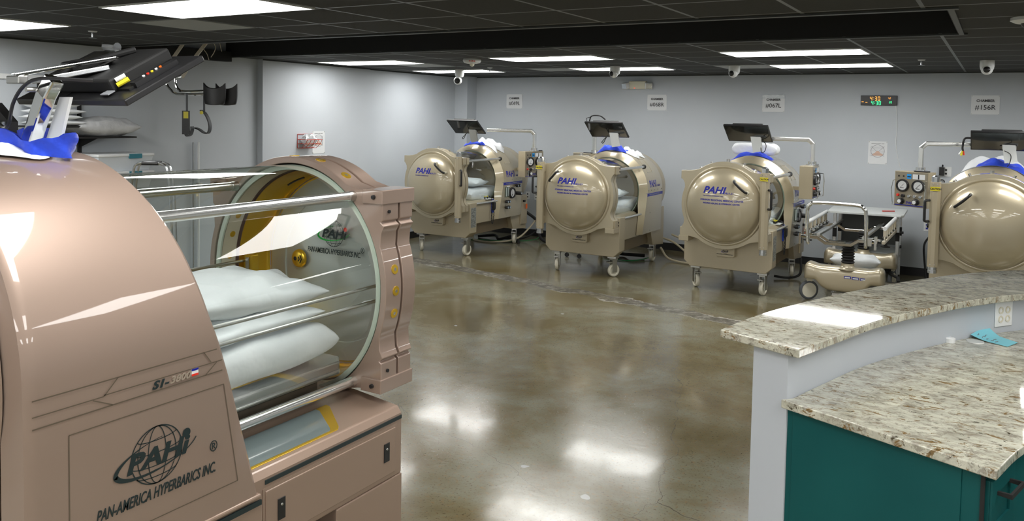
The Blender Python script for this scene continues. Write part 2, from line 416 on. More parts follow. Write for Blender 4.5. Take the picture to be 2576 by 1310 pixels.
mb = MB().box(XA, sl[1]+.05, sl[2]-.05, sl[2]+.0, CZ-.012, CZ-.001).box(XA, sl[1]+.05, sl[3], sl[3]+.04, CZ-.012, CZ-.001).box(sl[1], sl[1]+.03, sl[2], sl[3], CZ-.012, CZ-.001)
struct('trim_2', mb, TRIMC, smooth=0)
mb = MB().box(XA+.001, XA+.09, 4.90, 6.215, CZ-.06, CZ+.05)
struct('trim_3', mb, BLACKM, smooth=0)
struct('wall_back', MB().box(XA-.3, XR+.1, YB, YB+.12, 0, CZ), WALL, smooth=0)
struct('wall_left', MB().box(XA-.3, XA, YF, Y1, 0, 3.3), WALL, smooth=0)
struct('wall_left_projecting', MB().box(XA-.3, XB2, Y1, Y2, 0, CZ), WALL, smooth=0)
struct('wall_left_far', MB().box(XA-.3, XC, Y2, YB, 0, CZ), WALL, smooth=0)
struct('wall_corner_column', MB().box(XC, -7.215, Y3, YB, 0, CZ), WALL, smooth=0)
struct('wall_right', MB().box(XR, XR+.12, YF, YB, 0, CZ), WALL, smooth=0)
struct('wall_front', MB().box(XA-.3, XR+.1, YF-.12, YF, 0, CZ), WALL, smooth=0)
struct('baseboard_back', MB().box(-7.2, XR, YB-.012, YB, 0, .10), BLACKBASE, smooth=0)
struct('baseboard_left', MB().box(XA, XA+.012, YF, Y1, 0, .10).box(XB2, XB2+.012, Y1, Y2, 0, .10).box(XC, XC+.012, Y2, Y3, 0, .10), BLACKBASE, smooth=0)
struct('baseboard_column', MB().box(XC, -7.2, Y3-.012, Y3, 0, .10).box(-7.215, -7.203, Y3, YB, 0, .10), BLACKBASE, smooth=0)
# dark edge angle where ceiling meets the walls
struct('trim_4', MB().box(-7.2, XR, YB-.02, YB, CZ-.012, CZ).box(XA, XA+.02, YF, sl[2]-.06, CZ-.014, CZ).box(XB2, XB2+.02, Y1, Y2, CZ-.014, CZ).box(XC, XC+.02, Y2, Y3, CZ-.014, CZ), TRIMC, smooth=0)

# ceiling lights
def ceiling_light(i, j, label):
    x0, y0 = FX+i*T, FY+j*T
    o = empty('ceiling_light', label, 'light', (x0+T, y0+T/2, CZ), 0, 'ceiling light panels')
    a, b = T-.016, T/2-.016
    fr = MB()
    for q in ((-a, a, -b, -b+.012), (-a, a, b-.012, b), (-a, -a+.012, -b+.012, b-.012), (a-.012, a, -b+.012, b-.012)): fr.box(q[0], q[1], q[2], q[3], -.010, -.0005)
    build('frame', fr, WHITE, o, smooth=0)
    build('diffuser', MB().box(-a+.0125, a-.0125, -b+.0125, b-.0125, -.006, -.0005), LIGHTM, o, smooth=0)
    return o
LL = [(-8, 0, 'long light panel nearest the left wall, in the nearer row beyond the slot'),
      (-8, 3, 'long light panel in the far left corner, behind a drooping camera'),
      (-4, 0, 'long light panel beyond the slot, right of the fire alarm'),
      (-4, 3, 'long light panel above the wall emergency light, crossed by a camera'),
      (0, 0, 'widest light panel beyond the slot, at right'),
      (0, 3, 'light panel closest to the wall above the digital clock'),
      (4, 0, 'light panel beyond the slot at the right edge of the room'),
      (4, 2, 'light panel by the back wall at the right edge of the room'),
      (-4, -7, 'large bright light panel at the top left, above the rose gold chamber'),
      (-8, -7, 'light panel cut by the left edge of the photo'),
      (0, -7, 'light panel overhead between the rose gold chamber and the counter'),
      (4, -7, 'light panel overhead right of the counter'),
      (-8, -10, 'light panel over the near left end of the room'),
      (0, -10, 'light panel just in front of the camera position'),
      (4, -10, 'light panel right of the camera position'),
      (-4, -13, 'light panel behind the camera at left'), (0, -13, 'light panel behind the camera position'), (4, -13, 'light panel behind the camera at right')]
for j in (-16, -19, -22, -25, -28):
    for i in (-8, -4, 0, 4, 8):
        LL.append((i, j, 'light panel in the rows behind the camera'))
for j in (3, 0, -7, -10, -13): LL.append((8, j, 'light panel at the far right, out of frame'))
for i, j, lb in LL: ceiling_light(i, j-.044 if j < -1 else j, lb)
# grey perforated lay-in panels
for i, j, lb in [(-5, -6, 'grey perforated ceiling panel below the big light panel at the top left'), (-7, 1.0, 'grey perforated ceiling panel beside the two far left light panels'),
                 (-5, 3, 'grey perforated ceiling panel left of the light above the emergency light'), (-1, 3, 'grey perforated ceiling panel behind the third ceiling camera')]:
    x0, y0 = FX+i*T, FY+j*T
    setp(build('ceiling_vent_panel', MB().box(x0+.012, x0+T-.012, y0+.012, y0+T-.012, CZ-.004, CZ-.0005), VENT, smooth=0), lb, 'ceiling panel', 'grey ceiling panels')
# sprinklers
def sprinkler(x, y, lb):
    o = empty('sprinkler', lb, 'sprinkler', (x, y, CZ), 0, 'ceiling sprinklers')
    build('escutcheon', MB().lathe([(0, -.0005), (.035, -.0005), (.03, -.008), (0, -.010)], axis='Z', n=16), WHITE, o)
    build('stem', MB().tube([(0, 0, -.008), (0, 0, -.05)], .008, 8), ALU, o)
    build('deflector', MB().lathe([(0, -.050), (.03, -.050), (.032, -.054), (0, -.056)], axis='Z', n=12), ALU, o)
    return o
sprinkler(-6.14, 3.82, 'sprinkler head near the top left light panels')
sprinkler(-5.59, 8.76, 'sprinkler head beside the drooping camera, below the fire alarm')
sprinkler(-.67, 8.71, 'sprinkler head right of the light above the clock')
# fire alarm
o = empty('fire_alarm', 'white round ceiling strobe with red FIRE lettering', 'alarm', (-4.92, 7.35, CZ))
build('housing', MB().lathe([(0, -.0005), (.095, -.0005), (.10, -.02), (.088, -.042), (.055, -.052), (0, -.054)], axis='Z', n=32), WHITE, o)
build('strobe_lens', MB().lathe([(.028, -.051), (.024, -.07), (.012, -.082), (0, -.084)], axis='Z', n=16), CREAM, o)
aa = atan2(-7.35, 4.92)
text_mesh('lettering', 'FIRE', .030, RED, lambda a, b, d: (.0985*cos(aa+a/.098)+d*cos(aa), .0985*sin(aa+a/.098)+d*sin(aa), -.036+b*.75), o, align='CENTER', bold=.001, spacing=1.3)
# dome cameras
def turret(x, y, yaw_, lb, wall=False):
    o = empty('security_camera', lb, 'security camera', (x, y, CZ), yaw_, 'white ceiling cameras')
    build('mount', MB().lathe([(0, -.0005), (.062, -.0005), (.062, -.055), (.056, -.085), (.035, -.105), (0, -.108)], axis='Z', n=28), WHITE, o)
    h = build('camera_ball', MB().lathe([(0, -.052), (.028, -.046), (.045, -.025), (.052, 0), (.045, .026), (.028, .044), (0, .05)], c=(0, -.022, -.085), axis='Y', n=24), WHITE, o)
    build('lens', MB().lathe([(0, -.062), (.018, -.058), (.03, -.046), (.03, -.04), (0, -.04)], c=(0, -.022, -.09), axis='Y', n=18), BLACK, h)
    return o
turret(-3.94, 8.93, -.3, 'white dome camera in front of the light above the emergency light')
turret(-2.58, 9.13, -.2, 'white dome camera between the second and third chamber signs')
turret(-.13, 8.97, .0, 'white dome camera above the 156R sign')
o = empty('security_camera', 'double white camera drooping from the ceiling in the far left corner', 'security camera', (-6.25, 9.04, CZ), .5, 'white ceiling cameras')
build('mount', MB().lathe([(0, -.0005), (.062, -.0005), (.062, -.07), (.05, -.10), (0, -.11)], axis='Z', n=28), WHITE, o)
h = build('camera_body', MB().lathe([(0, -.05), (.04, -.048), (.052, -.02), (.055, .03), (.03, .055), (0, .06)], c=(-.02, -.03, -.15), axis='Y', n=24), WHITE, o)
build('lens', MB().lathe([(0, -.058), (.025, -.054), (.036, -.049), (.03, -.04), (0, -.04)], c=(-.02, -.03, -.155), axis='Y', n=18), BLACK, h)
o = empty('fisheye_camera', 'flat white round ceiling camera at the top right', 'security camera', (.12, 5.45, CZ))
build('base', MB().lathe([(0, -.0005), (.095, -.0005), (.098, -.018), (.07, -.032), (0, -.034)], axis='Z', n=32), WHITE, o)
build('dome', MB().lathe([(.045, -.033), (.04, -.048), (.022, -.062), (0, -.066)], axis='Z', n=20), BLACK, o)

# ------------------------------------------------------------------ wall signs, clock, poster, outlets
def onback(x, z, off): return lambda a, b, d: (x+a, YB-off-d, z+b)
def sign(x, z, num, label, taped=False):
    o = empty('chamber_sign', label, 'sign', (x, YB, z), 0, 'chamber number signs')
    wv = lambda u_, v_: Vector(((u_-.5)*.287, -.004-.002*sin(5*u_+3*v_), (v_-.5)*.221))
    mb = MB().grid(wv, 8, 6)
    build('paper', mb, PAPER, o)
    F = lambda a, b, d: (a, -.0078-d, b)
    text_mesh('lettering', 'CHAMBER', .040, BLACKINK, lambda a, b, d: F(a, b+.035, d), o, align='CENTER', bold=.0008)
    text_mesh('number', num, .078, BLACKINK, lambda a, b, d: F(a, b-.055, d), o, align='CENTER')
    pm = MB()
    for sx in (-1, 1):
        for sz in (-1, 1): pm.lathe([(0, -.010), (.004, -.009), (.005, -.006), (0, -.006)], c=(sx*.136, 0, sz*.103), n=8)
    build('pins', pm, STEEL, o)
    if taped:
        t = MB().grid(lambda u_, v_: Vector((-.15+u_*.30, -.0085-.003*sin(14*u_)*sin(6*v_+1), .055+v_*.06+.008*sin(9*u_))), 10, 3)
        build('tape', t, glass('tape_film', (.95,.97,.98), 1, 1.6, .12), o)
sign(-6.505, 2.07, '#069L', 'white paper sign CHAMBER #069L on the back wall')
sign(-4.165, 2.07, '#068R', 'white paper sign CHAMBER #068R on the back wall')
sign(-2.558, 2.07, '#067L', 'white paper sign CHAMBER #067L with shiny tape over its top', True)
sign(-.158, 2.07, '#156R', 'white paper sign CHAMBER #156R on the back wall')
# safety poster
def poster(name, M_, label):
    o = empty(name, label, 'poster', (0, 0, 0)); o.matrix_world = M_; o['group'] = 'pressure chart posters'
    build('paper', MB().box(-.108, .108, -.003, -.0005, -.14, .14), PAPER, o, smooth=0)
    F = lambda a, b, d: (a, -.0035-d, b)
    text_mesh('heading', 'MONOPLACE SAFETY SHEET', .0115, BLACKINK, lambda a, b, d: F(a, b+.108, d), o, align='CENTER')
    mb = MB(); mb.lathe([(.074, -.0035), (.078, -.0045), (.074, -.0045)], c=(0, 0, .02), n=40)
    for k in range(9):
        z = .02+(-4+k)*.0145; wv = .09
        mb.box(-wv, .075, -.0042, -.0036, z, z+.0016)
    for sx in (-1, 1):
        mb.tube([(sx*.075, -.004, .08), (sx*.015, -.004, .02)], .0012, 4); mb.tube([(sx*.075, -.004, -.045), (sx*.06, -.004, -.03)], .0012, 4)
    build('chart_lines', mb, GREYINK, o)
    build('chart_fill', MB().prism([(-.055, -.035), (.055, -.035), (.06, -.02), (.03, -.002), (.012, .02), (-.012, .02), (-.03, -.002), (-.06, -.02)], -.0036, -.0031), PEACH, o, smooth=0)
    pm = MB()
    for sx in (-1, 1):
        for sz in (-1, 1): pm.lathe([(0, -.008), (.005, -.007), (.006, -.003), (0, -.003)], c=(sx*.1, 0, sz*.132), n=8)
    build('pins', pm, STEEL, o)
poster('safety_poster', Matrix.Translation((-1.283, YB, 1.473)), 'white poster with a circular chart, pinned below the digital clock')
poster('safety_poster', Matrix.Translation((XB2, 7.57, 1.468)) @ Matrix.Rotation(pi/2, 4, 'Z'), 'white poster with a circular chart, beside the red wire basket')
# digital clock
clk = empty('digital_clock', 'black digital wall clock showing green and orange 4:30 digits', 'clock', (-1.29, YB, 2.114))
build('body', MB().box(-.205, .205, -.03, -.001, -.06, .06), BLACK, clk, bevel=.004)
GRN = mat('green_led', (0, .2, .08), .4, emit=(.05, 1, .35), estr=1.6); ORG = mat('orange_led', (.2,.1,0), .4, emit=(1, .42, .06), estr=1.5)
SEG = {'4': 'bcfg', ':': '', '3': 'abcdg', '0': 'abcdef', '2': 'abdeg', '7': 'abc', '1': 'bc'}
def digits(name, s, x, z, h, m, clip=False):
    mb = MB(); wd = h*.5; t = h*.13
    for ch in s:
        if ch == ':':
            for q in (.3, .7): mb.box(x+h*.05, x+h*.05+t, -.0325, -.031, z+h*q, z+h*q+t)
            x += h*.3; continue
        segs = {'a': (t, wd-t, h-t, h), 'g': (t, wd-t, h/2-t/2, h/2+t/2), 'd': (t, wd-t, 0, t), 'f': (0, t, h/2+t*.3, h-t*.5), 'b': (wd-t, wd, h/2+t*.3, h-t*.5), 'e': (0, t, t*.5, h/2-t*.3), 'c': (wd-t, wd, t*.5, h/2-t*.3)}
        for c in SEG[ch]:
            a, b, c0, d0 = segs[c]
            mb.box(x+a, x+b, -.0325, -.031, z+c0, z+d0)
        x += wd+h*.2
    build(name, mb, m, clk, smooth=0)
digits('orange_digits', '4:30', -.10, -.002, .052, ORG); digits('green_digits', '4:30', -.085, -.056, .050, GRN)
digits('small_orange_digits', '42', .105, .015, .024, ORG); digits('small_green_digits', '20', .115, -.035, .026, GRN)
build('status_marks', MB().box(-.195, -.17, -.032, -.031, -.02, -.014).box(-.15, -.128, -.032, -.031, -.026, -.02), ORG, clk, smooth=0)
pth = smoothpath([(-1.10, YB-.006, 2.055), (-1.085, YB-.006, 1.95), (-1.075, YB-.006, 1.80), (-1.082, YB-.006, 1.62), (-1.06, YB-.006, 1.45), (-1.03, YB-.006, 1.33), (-1.0, YB-.006, 1.20), (-1.0, YB-.006, .95)], 6)
setp(build('clock_cord', MB().tube(pth, .004, 6), WHITE), 'thin white cord running down the wall from the digital clock', 'cord')
# emergency light
el = empty('emergency_light', 'cream emergency light with two square lamp heads above the 068R sign', 'emergency light', (-4.446, YB, 2.315))
build('housing', MB().box(-.13, .13, -.06, -.001, -.055, .055), mat('cream_plastic', (.80,.78,.62), .4), el, bevel=.008)
for s_ in (-1, 1):
    R = Matrix.Translation((s_*.175, -.065, -.012)) @ Matrix.Rotation(s_*.45, 4, 'Z') @ Matrix.Rotation(.25, 4, 'X')
    hd = build('lamp_head', MB().box(-.052, .052, -.03, .03, -.045, .045, R), WHITE, el, bevel=.008)
    build('lens', MB().box(-.042, .042, -.034, -.030, -.036, .036, R), ALU, hd, smooth=0)
build('indicator', MB().lathe([(0, -.066), (.005, -.064), (.005, -.06)], c=(-.04, 0, -.045), n=8), mat('red_led', (.5,0,0), .4, emit=(1,.05,.03), estr=4), el)
def outlet(M_, label, kind='duplex', wd=.07, hh=.115, cat='outlet'):
    o = empty('wall_outlet', label, cat); o.matrix_world = M_
    build('plate', MB().box(-wd/2, wd/2, -.006, -.0005, -hh/2, hh/2), WHITE, o, bevel=.003)
    if kind == 'duplex':
        for z in (-.022, .022): build('socket', MB().box(-.012, .012, -.0075, -.006, z-.010, z+.010), BLUEINK if 'blue' in label else BLACK, o, smooth=0)
    else:
        mb = MB()
        for x in (-.023, .023):
            for z in (-.022, .018):
                mb.lathe([(.010, -.006), (.0165, -.006), (.0165, -.0095), (.010, -.0095), (.010, -.006)], c=(x, 0, z), n=14)
        build('socket', mb, CREAM, o)
    return o
outlet(Matrix.Translation((-6.235, YB, .62)), 'white data outlet low on the wall, right of the first chamber')
outlet(Matrix.Translation((-6.08, YB, .617)), 'white outlet with a green wire plugged in, left of the second chamber')
outlet(Matrix.Translation((-.705, YB, .606)), 'white data outlet with a blue jack, left of the fourth chamber')
outlet(Matrix.Translation((-.53, YB, 1.275)), 'white outlet with chargers plugged in behind the fourth chamber', wd=.12)
setp(build('plug_charger', MB().box(-.60, -.545, YB-.05, YB-.0075, 1.23, 1.33).tube(smoothpath([(-.57, YB-.03, 1.33), (-.565, YB-.05, 1.36), (-.56, YB-.03, 1.34)], 4), .006, 6), BLACK, bevel=.004), 'black plug-in charger with a small green light behind the fourth chamber', 'charger')

# left wall furnishings --------------------------------------------------
# red wire basket
bk = empty('wire_basket', 'red wire basket holding foil packs on the left wall', 'basket', (XB2, 7.33, 1.49), pi/2)
mb = MB(); W_, D_, H_ = .125, .125, .085
def loop(pts, r_=.004): mb.tube(list(pts)+[pts[0]], r_, 6)
loop([(-W_, -.008, -H_), (W_, -.008, -H_), (W_, -.008, H_), (-W_, -.008, H_)])
loop([(-W_, -.008, .02), (W_, -.008, .02), (W_, -D_-.05, .02), (-W_, -D_-.05, .02)])
for z, e in ((-.03, .02), (-H_, -.05)): loop([(-W_, -.008, z), (W_, -.008, z), (W_, -D_+(-e), z), (-W_, -D_+(-e), z)], .003)
for x in (-W_, -W_/2, 0, W_/2, W_): mb.tube([(x, -D_-.05, .02), (x, -D_-.02, -.03), (x, -D_+.05, -H_), (x, -.008, -H_)], .003, 6)
build('wire_frame', mb, REDM, bk)
setp(build('foil_pack', rot(pillow_mb(.20, .09, .16, 5, 14, .012), Matrix.Translation((XB2+.075, 7.33, 1.50)) @ Matrix.Rotation(pi/2, 4, 'Z')), mat('foil_wrap', (.75,.77,.78), .25, .7)), 'crumpled silver foil pack inside the red wire basket', 'pack')
# shelving rail, uprights, shelves
rl = empty('wall_shelving', 'white wall rail with black uprights and two shelves on the left wall', 'shelving', (XA, 4.3, 1.6))
build('rail', MB().box(.0005, .02, -2.2, .2, .49, .535), WHITE, rl, smooth=0, bevel=.002)
for yy in (-.17, .20): build('upright', MB().box(.0005, .028, yy-.014, yy+.014, -.9, .49), BLACKM, rl, smooth=0)
build('shelf', MB().box(.03, .36, -.05, .56, -.03, -.015), BLACKM, rl, smooth=0)
build('shelf', MB().box(.03, .36, -.38, .02, .07, .085), BLACKM, rl, smooth=0)
build('shelf', MB().box(.03, .42, -.4, .75, -.57, -.555), BLACKM, rl, smooth=0)
for yy in (.20,): 
    build('bracket', MB().prism([(.03, -.031), (.30, -.031), (.03, -.12)], yy-.006, yy+.006, 'XZ'), BLACKM, rl, smooth=0)
setp(build('pillow', rot(pillow_mb(.34, .62, .19, 3, 26, .012), Matrix.Translation((XA+.20, 4.60, 1.672))), GREYSHEET), 'grey crumpled pillow on the black wall shelf', 'pillow')
zz = 1.686
for k, (h_, lb) in enumerate([(.05, 'bottom of the stack of folded white linens on the wall shelf'), (.05, 'second from the bottom of the folded linen stack'), (.05, 'third from the bottom of the folded linen stack'), (.085, 'thick white pillow on top of the folded linen stack')]):
    setp(build('folded_linen', rot(pillow_mb(.32, .42-.02*(k % 2), h_*1.2, 11+k, 16, .003), Matrix.Translation((XA+.20, 4.14+.012*(-1)**k, zz+h_*.5))), LINEN), lb, 'linen', 'folded linens on the wall shelf'); zz += h_*1.02
def bin_(z, lb):
    o = empty('storage_bin', lb, 'storage bin', (XA+.22, 4.72, z), 0, 'clear storage bins')
    mb = MB(); 
    a, b, c, d = .15, .19, .26, .28
    def ring(x, y, z_): return [mb.v(p) for p in ((-x, -y, z_), (x, -y, z_), (x, y, z_), (-x, y, z_))]
    r0, r1 = ring(a, c, 0), ring(b, d, .135)
    mb.bm.faces.new(r0)
    for k in range(4): mb.bm.faces.new((r0[k], r0[(k+1) % 4], r1[(k+1) % 4], r1[k]))
    build('tub', mb, BINM, o, smooth=0)
    build('lid', MB().box(-.20, .20, -.29, .29, .136, .164), WHITE, o, bevel=.008)
    build('latch', MB().box(.19, .208, .02, .15, .118, .162), TEALP, o, smooth=0)
    return o
bin_(1.26, 'clear storage bin with white lid, upper of two on the lower wall shelf')
bin_(1.094, 'clear storage bin with white lid, lower of two on the lower wall shelf')
# lower shelf must carry the bins
# walker
wk = empty('folding_walker', 'grey aluminium walker with black grips behind the rose gold chamber', 'walker', (-6.88, 4.88, .0), radians(-59))
for s_ in (-1, 1):
    X_ = s_*.045
    build('side_frame', MB().tube(smoothpath([(X_, -.22, .05), (X_, -.21, .8), (X_, -.18, 1.23), (X_, -.12, 1.335), (X_, .08, 1.335), (X_, .15, 1.23), (X_, .18, .8), (X_, .20, .05)], 5), .0135, 8), ALU, wk)
    build('grip', MB().tube([(X_, -.09, 1.337), (X_, .06, 1.337)], .019, 10), BLACK, wk)
    for yy in (-.22, .20): build('tip', MB().tube([(X_, yy, 0), (X_, yy, .055)], .018, 8), RUBBER, wk)
build('cross_bar', MB().tube([(-.045, -.21, .8), (.045, -.21, .8)], .011, 8), ALU, wk)
# narrow white utility cabinet seen through the tube
uc = empty('wall_conduit', 'two thin pale wall pipes with a small valve, seen through the rose gold tube', 'pipe', (XA, 5.75, 0))
build('pipe', MB().tube([(.03, 0, .02), (.03, 0, 1.5)], .010, 8), ALU, uc); build('pipe', MB().tube([(.03, .07, .02), (.03, .07, 1.5)], .012, 8), WHITE, uc)
build('valve', MB().box(.02, .07, .045, .095, 1.02, 1.06), STEEL, uc, bevel=.004); build('lever', MB().tube([(.05, .0, .78), (.06, -.16, .77)], .014, 8), WHITE, uc)

# ------------------------------------------------------------------ hanging leg supports in the ceiling slot
hl = empty('hanging_leg_support', 'chrome leg rest with black calf pads and straps hanging from the ceiling slot', 'leg support', (-7.0, 5.5, 0), .539)
def hp(px, py, d=0.0): return (( px-500)*.00405, d, 2.097-(py-215)*.00405)
build('hanger_plate', MB().box(-.14, .22, -.06, .14, 3.285, 3.299), BLACKM, hl, smooth=0)
build('hanger_rod', MB().sqtube([(-.06, .04, 3.284), (-.06, .04, 2.66)], .03, .03).sqtube([(.12, .04, 3.284), (.12, .04, 2.66)], .03, .03), BLACKM, hl, smooth=0)
build('strut', MB().sqtube([hp(478, 80), hp(430, 150), hp(436, 195)], .022, .03), BEIGEW, hl, smooth=0)
build('strut', MB().sqtube([hp(528, 80, .08), hp(472, 152, .08), hp(446, 195, .08)], .022, .03), BEIGEW, hl, smooth=0)
build('chrome_tube', MB().tube(smoothpath([hp(436, 190), hp(437, 212), hp(444, 226), hp(460, 231), hp(512, 229)], 6), .0155, 10), CHROME, hl)
build('chrome_tube', MB().tube(smoothpath([hp(446, 190, .08), hp(405, 205, .10), hp(414, 226, .10), hp(435, 237, .1), hp(520, 237, .1)], 6), .0155, 10), CHROME, hl)
def padmb(x0, d):
    mb = MB()
    def fn(s_):
        def g(u_, v_):
            a, b = u_*2-1, v_
            wd = .118-.02*(b**2)*0; 
            x = x0+a*(.112-.016*(1-b)**5)
            top = .040*(abs(a)**3)-.018*(1-a*a) + .02
            z = 1.90+.012*a*a*(1-b)+(.17+top)*b
            return Vector((x, d+s_*.016-.022*(1-a*a), z))
        return g
    mb.grid(fn(-1), 16, 10); mb.grid(fn(1), 16, 10)
    bm = mb.bm
    # close the rim
    n = 17*11; vs = list(bm.verts)
    idx = lambda g_, i, j: vs[g_*n+i*11+j]
    rim = [(i, 0) for i in range(17)]+[(16, j) for j in range(1, 11)]+[(i, 10) for i in range(15, -1, -1)]+[(0, j) for j in range(9, 0, -1)]
    for k in range(len(rim)):
        p, q = rim[k], rim[(k+1) % len(rim)]
        bm.faces.new((idx(0, *p), idx(0, *q), idx(1, *q), idx(1, *p)))
    return mb
build('calf_pad', padmb(.145, 0), BLACK, hl, bevel=.006)
build('calf_pad', padmb(.218, .14), BLACK, hl, bevel=.006)
for px, d in ((466, 0), (500, .1)):
    st = build('strap', MB().box(hp(px, 0)[0]-.010, hp(px, 0)[0]+.010, d-.003, d+.003, 1.83, 2.012), RUBBER, hl, smooth=0)
def band(pts, wd, th, d):
    mb = MB(); P = smoothpath([hp(a, b, d) for a, b in pts], 6); prev = None
    for i, p in enumerate(P):
        t_ = (P[min(i+1, len(P)-1)]-P[max(i-1, 0)]).normalized(); n_ = t_.cross(Vector((0, 1, 0))).normalized()
        r_ = [mb.v(p+n_*s1*th/2+Vector((0, s2*wd/2, 0))) for s1, s2 in ((-1,-1),(1,-1),(1,1),(-1,1))]
        if prev:
            for k in range(4): mb.bm.faces.new((prev[k], prev[(k+1) % 4], r_[(k+1) % 4], r_[k]))
        else: mb.bm.faces.new(r_[::-1])
        prev = r_
    mb.bm.faces.new(prev); return mb
cf = build('foot_cuff', band([(466, 282), (463, 300), (464, 338), (474, 340), (479, 328), (479, 318)], .07, .012, 0).box(hp(457, 0)[0], hp(476, 0)[0], -.036, -.026, hp(0, 338)[2], hp(0, 279)[2]), BLACK, hl)
build('yellow_tag', MB().box(hp(461, 0)[0], hp(473, 0)[0], -.039, -.0365, hp(0, 298)[2], hp(0, 281)[2]), YEL, cf, smooth=0)
cf = build('foot_cuff', band([(492, 277), (502, 284), (511, 300), (515, 318), (511, 334), (500, 334), (488, 326), (478, 322)], .07, .012, .1), BLACK, hl)
build('yellow_tag', MB().lathe([(0, .058), (.018, .058), (.018, .063), (0, .063)], c=(hp(497, 0)[0], 0, hp(0, 283)[2]), n=14), YEL, cf)
build('pull_cord', MB().tube(smoothpath([hp(505, 95, .05), hp(503, 120, .05), hp(512, 135, .05), hp(517, 150, .05)], 5), .004, 6).tube(smoothpath([hp(518, 90, .05), hp(533, 115, .05), hp(530, 130, .05), hp(522, 143, .05)], 5), .004, 6).tube(smoothpath([hp(540, 90, .05), hp(546, 115, .05), hp(549, 128, .05)], 5), .004, 6), BEIGEW, hl)

# ------------------------------------------------------------------ curved counter
outer = [(-.844, 2.911), (-.80, 3.162), (-.725, 3.431), (-.565, 3.87), (-.32, 4.40), (-.08, 4.80), (.20, 5.10), (.60, 5.38), (1.1, 5.55), (1.7, 5.60)]
inner = [(-.545, 2.799), (-.472, 3.06), (-.361, 3.426), (-.165, 3.86), (-.015, 4.13), (.130, 4.335), (.34, 4.58), (.66, 4.82), (1.1, 4.98), (1.7, 5.03)]
def sm2(p, n=6): return [(q.x, q.y) for q in smoothpath([(a, b, 0) for a, b in p], n)]
O2, I2 = sm2(outer), sm2(inner)
setp(build('granite_slab', MB().prism(O2+I2[::-1], 1.055, 1.085, 'XY'), GRANITE, smooth=50, bevel=.004), 'raised curved granite bar top at the right front', 'countertop')
def lerp2(A, B, t): return [(a[0]*(1-t)+b[0]*t, a[1]*(1-t)+b[1]*t) for a, b in zip(A, B)]
WO, WI = lerp2(O2, I2, .42), lerp2(O2, I2, .865)
# pony wall: its end face runs from (-.719,2.882) to (-.586,2.822)
WO[0] = (-.719, 2.90); WI[0] = (-.588, 2.845)
struct('wall_pony', MB().prism(WO+WI[::-1], 0, 1.0545, 'XY'), PONY, smooth=50)
dk_o = WI
desk_in = [(.031, 2.571), (.10, 2.82), (.23, 3.12), (.43, 3.42), (.72, 3.68), (1.1, 3.85), (1.7, 3.92)]
DI = sm2(desk_in)
dpoly = [(-.603, 2.822)]+[(a+.002, b) for a, b in dk_o[1:]]+DI[::-1]
setp(build('granite_slab', MB().prism(dpoly, .87, .90, 'XY'), GRANITE, smooth=50, bevel=.004), 'lower granite desk top behind the raised bar', 'countertop')
# teal cabinet under the desk: end panel faces the camera, drawers face right
ca, cb = Vector((-.583, 2.845)), Vector((.0, 2.615))
cabr = [(.07, 2.86), (.19, 3.16)]
cab = empty('desk_cabinet', 'teal cabinet with drawers under the lower granite desk', 'cabinet', (0, 0, 0))
build('body', MB().prism([(ca.x, ca.y), (cb.x, cb.y), (.06, 2.84), (.19, 3.16), (.10, 3.30), (-.36, 3.42)], 0.09, .869, 'XY'), TEAL, cab, smooth=0)
build('plinth', MB().prism([(ca.x+.02, ca.y+.03), (cb.x-.04, cb.y+.06), (.0, 2.86), (.12, 3.16), (.05, 3.28), (-.34, 3.40)], 0, .089, 'XY'), BLACKM, cab, smooth=0)
dv = (cb-ca).normalized(); nv = Vector((dv.y, -dv.x))
def slab(a, b, th, z0, z1, n_=nv): return MB().prism([tuple(a), tuple(b), tuple(b+n_*th), tuple(a+n_*th)], z0, z1, 'XY')
build('end_panel', slab(ca+dv*.022, ca+dv*.570, .004, .10, .865), TEAL, cab, smooth=0, bevel=.001)
fd = Vector((.06, .225)).normalized(); fn_ = Vector((fd.y, -fd.x))
for k, (z0, z1) in enumerate(((.665, .845), (.40, .655), (.11, .39))):
    a = cb+fd*.012+fn_*.001; b = cb+fd*.235+fn_*.001
    dr = build('drawer', slab(a, b, .014, z0, z1, fn_), TEAL, cab, smooth=0, bevel=.002)
    fm_ = MB()
    for (s0, s1, q0, q1) in ((.0, .223, z0, z0+.045), (.0, .223, z1-.045, z1), (0, .045, z0+.045, z1-.045), (.178, .223, z0+.045, z1-.045)):
        p0 = a+fd*s0+fn_*.0145; p1 = a+fd*s1+fn_*.0145; bm_ = [tuple(p0), tuple(p1), tuple(p1+fn_*.006), tuple(p0+fn_*.006)]
        fm_.prism(bm_, q0, q1, 'XY')
    build('drawer_frame', fm_, TEAL, dr, smooth=0)
    zc = (z0+z1)/2+.045; p0, p1 = a+fd*.05+fn_*.02, a+fd*.17+fn_*.02; o_ = fn_*.035
    build('handle', MB().sqtube([(p0.x, p0.y, zc), ((p0+o_).x, (p0+o_).y, zc), ((p1+o_).x, (p1+o_).y, zc), (p1.x, p1.y, zc)], .010, .010), BLACKM, dr, smooth=0)
setp(build('cabinet_gap_trim', MB().prism([(cb.x-.006, cb.y-.004), (cb.x+.004, cb.y-.008), (cb.x+.006, cb.y-.0), (cb.x-.004, cb.y+.004)], .09, .868, 'XY'), BLACKM, cab, smooth=0), None)
# second cabinet further along
cab2 = empty('desk_cabinet', 'teal cabinet further along under the lower desk, mostly out of frame', 'cabinet', (0, 0, 0))
build('body', MB().prism([(.21, 3.19), (.40, 3.46), (.70, 3.72), (1.1, 3.89), (1.68, 3.96), (1.68, 4.45), (1.1, 4.40), (.55, 4.15), (.12, 3.52)], .0, .869, 'XY'), TEAL, cab2, smooth=0)
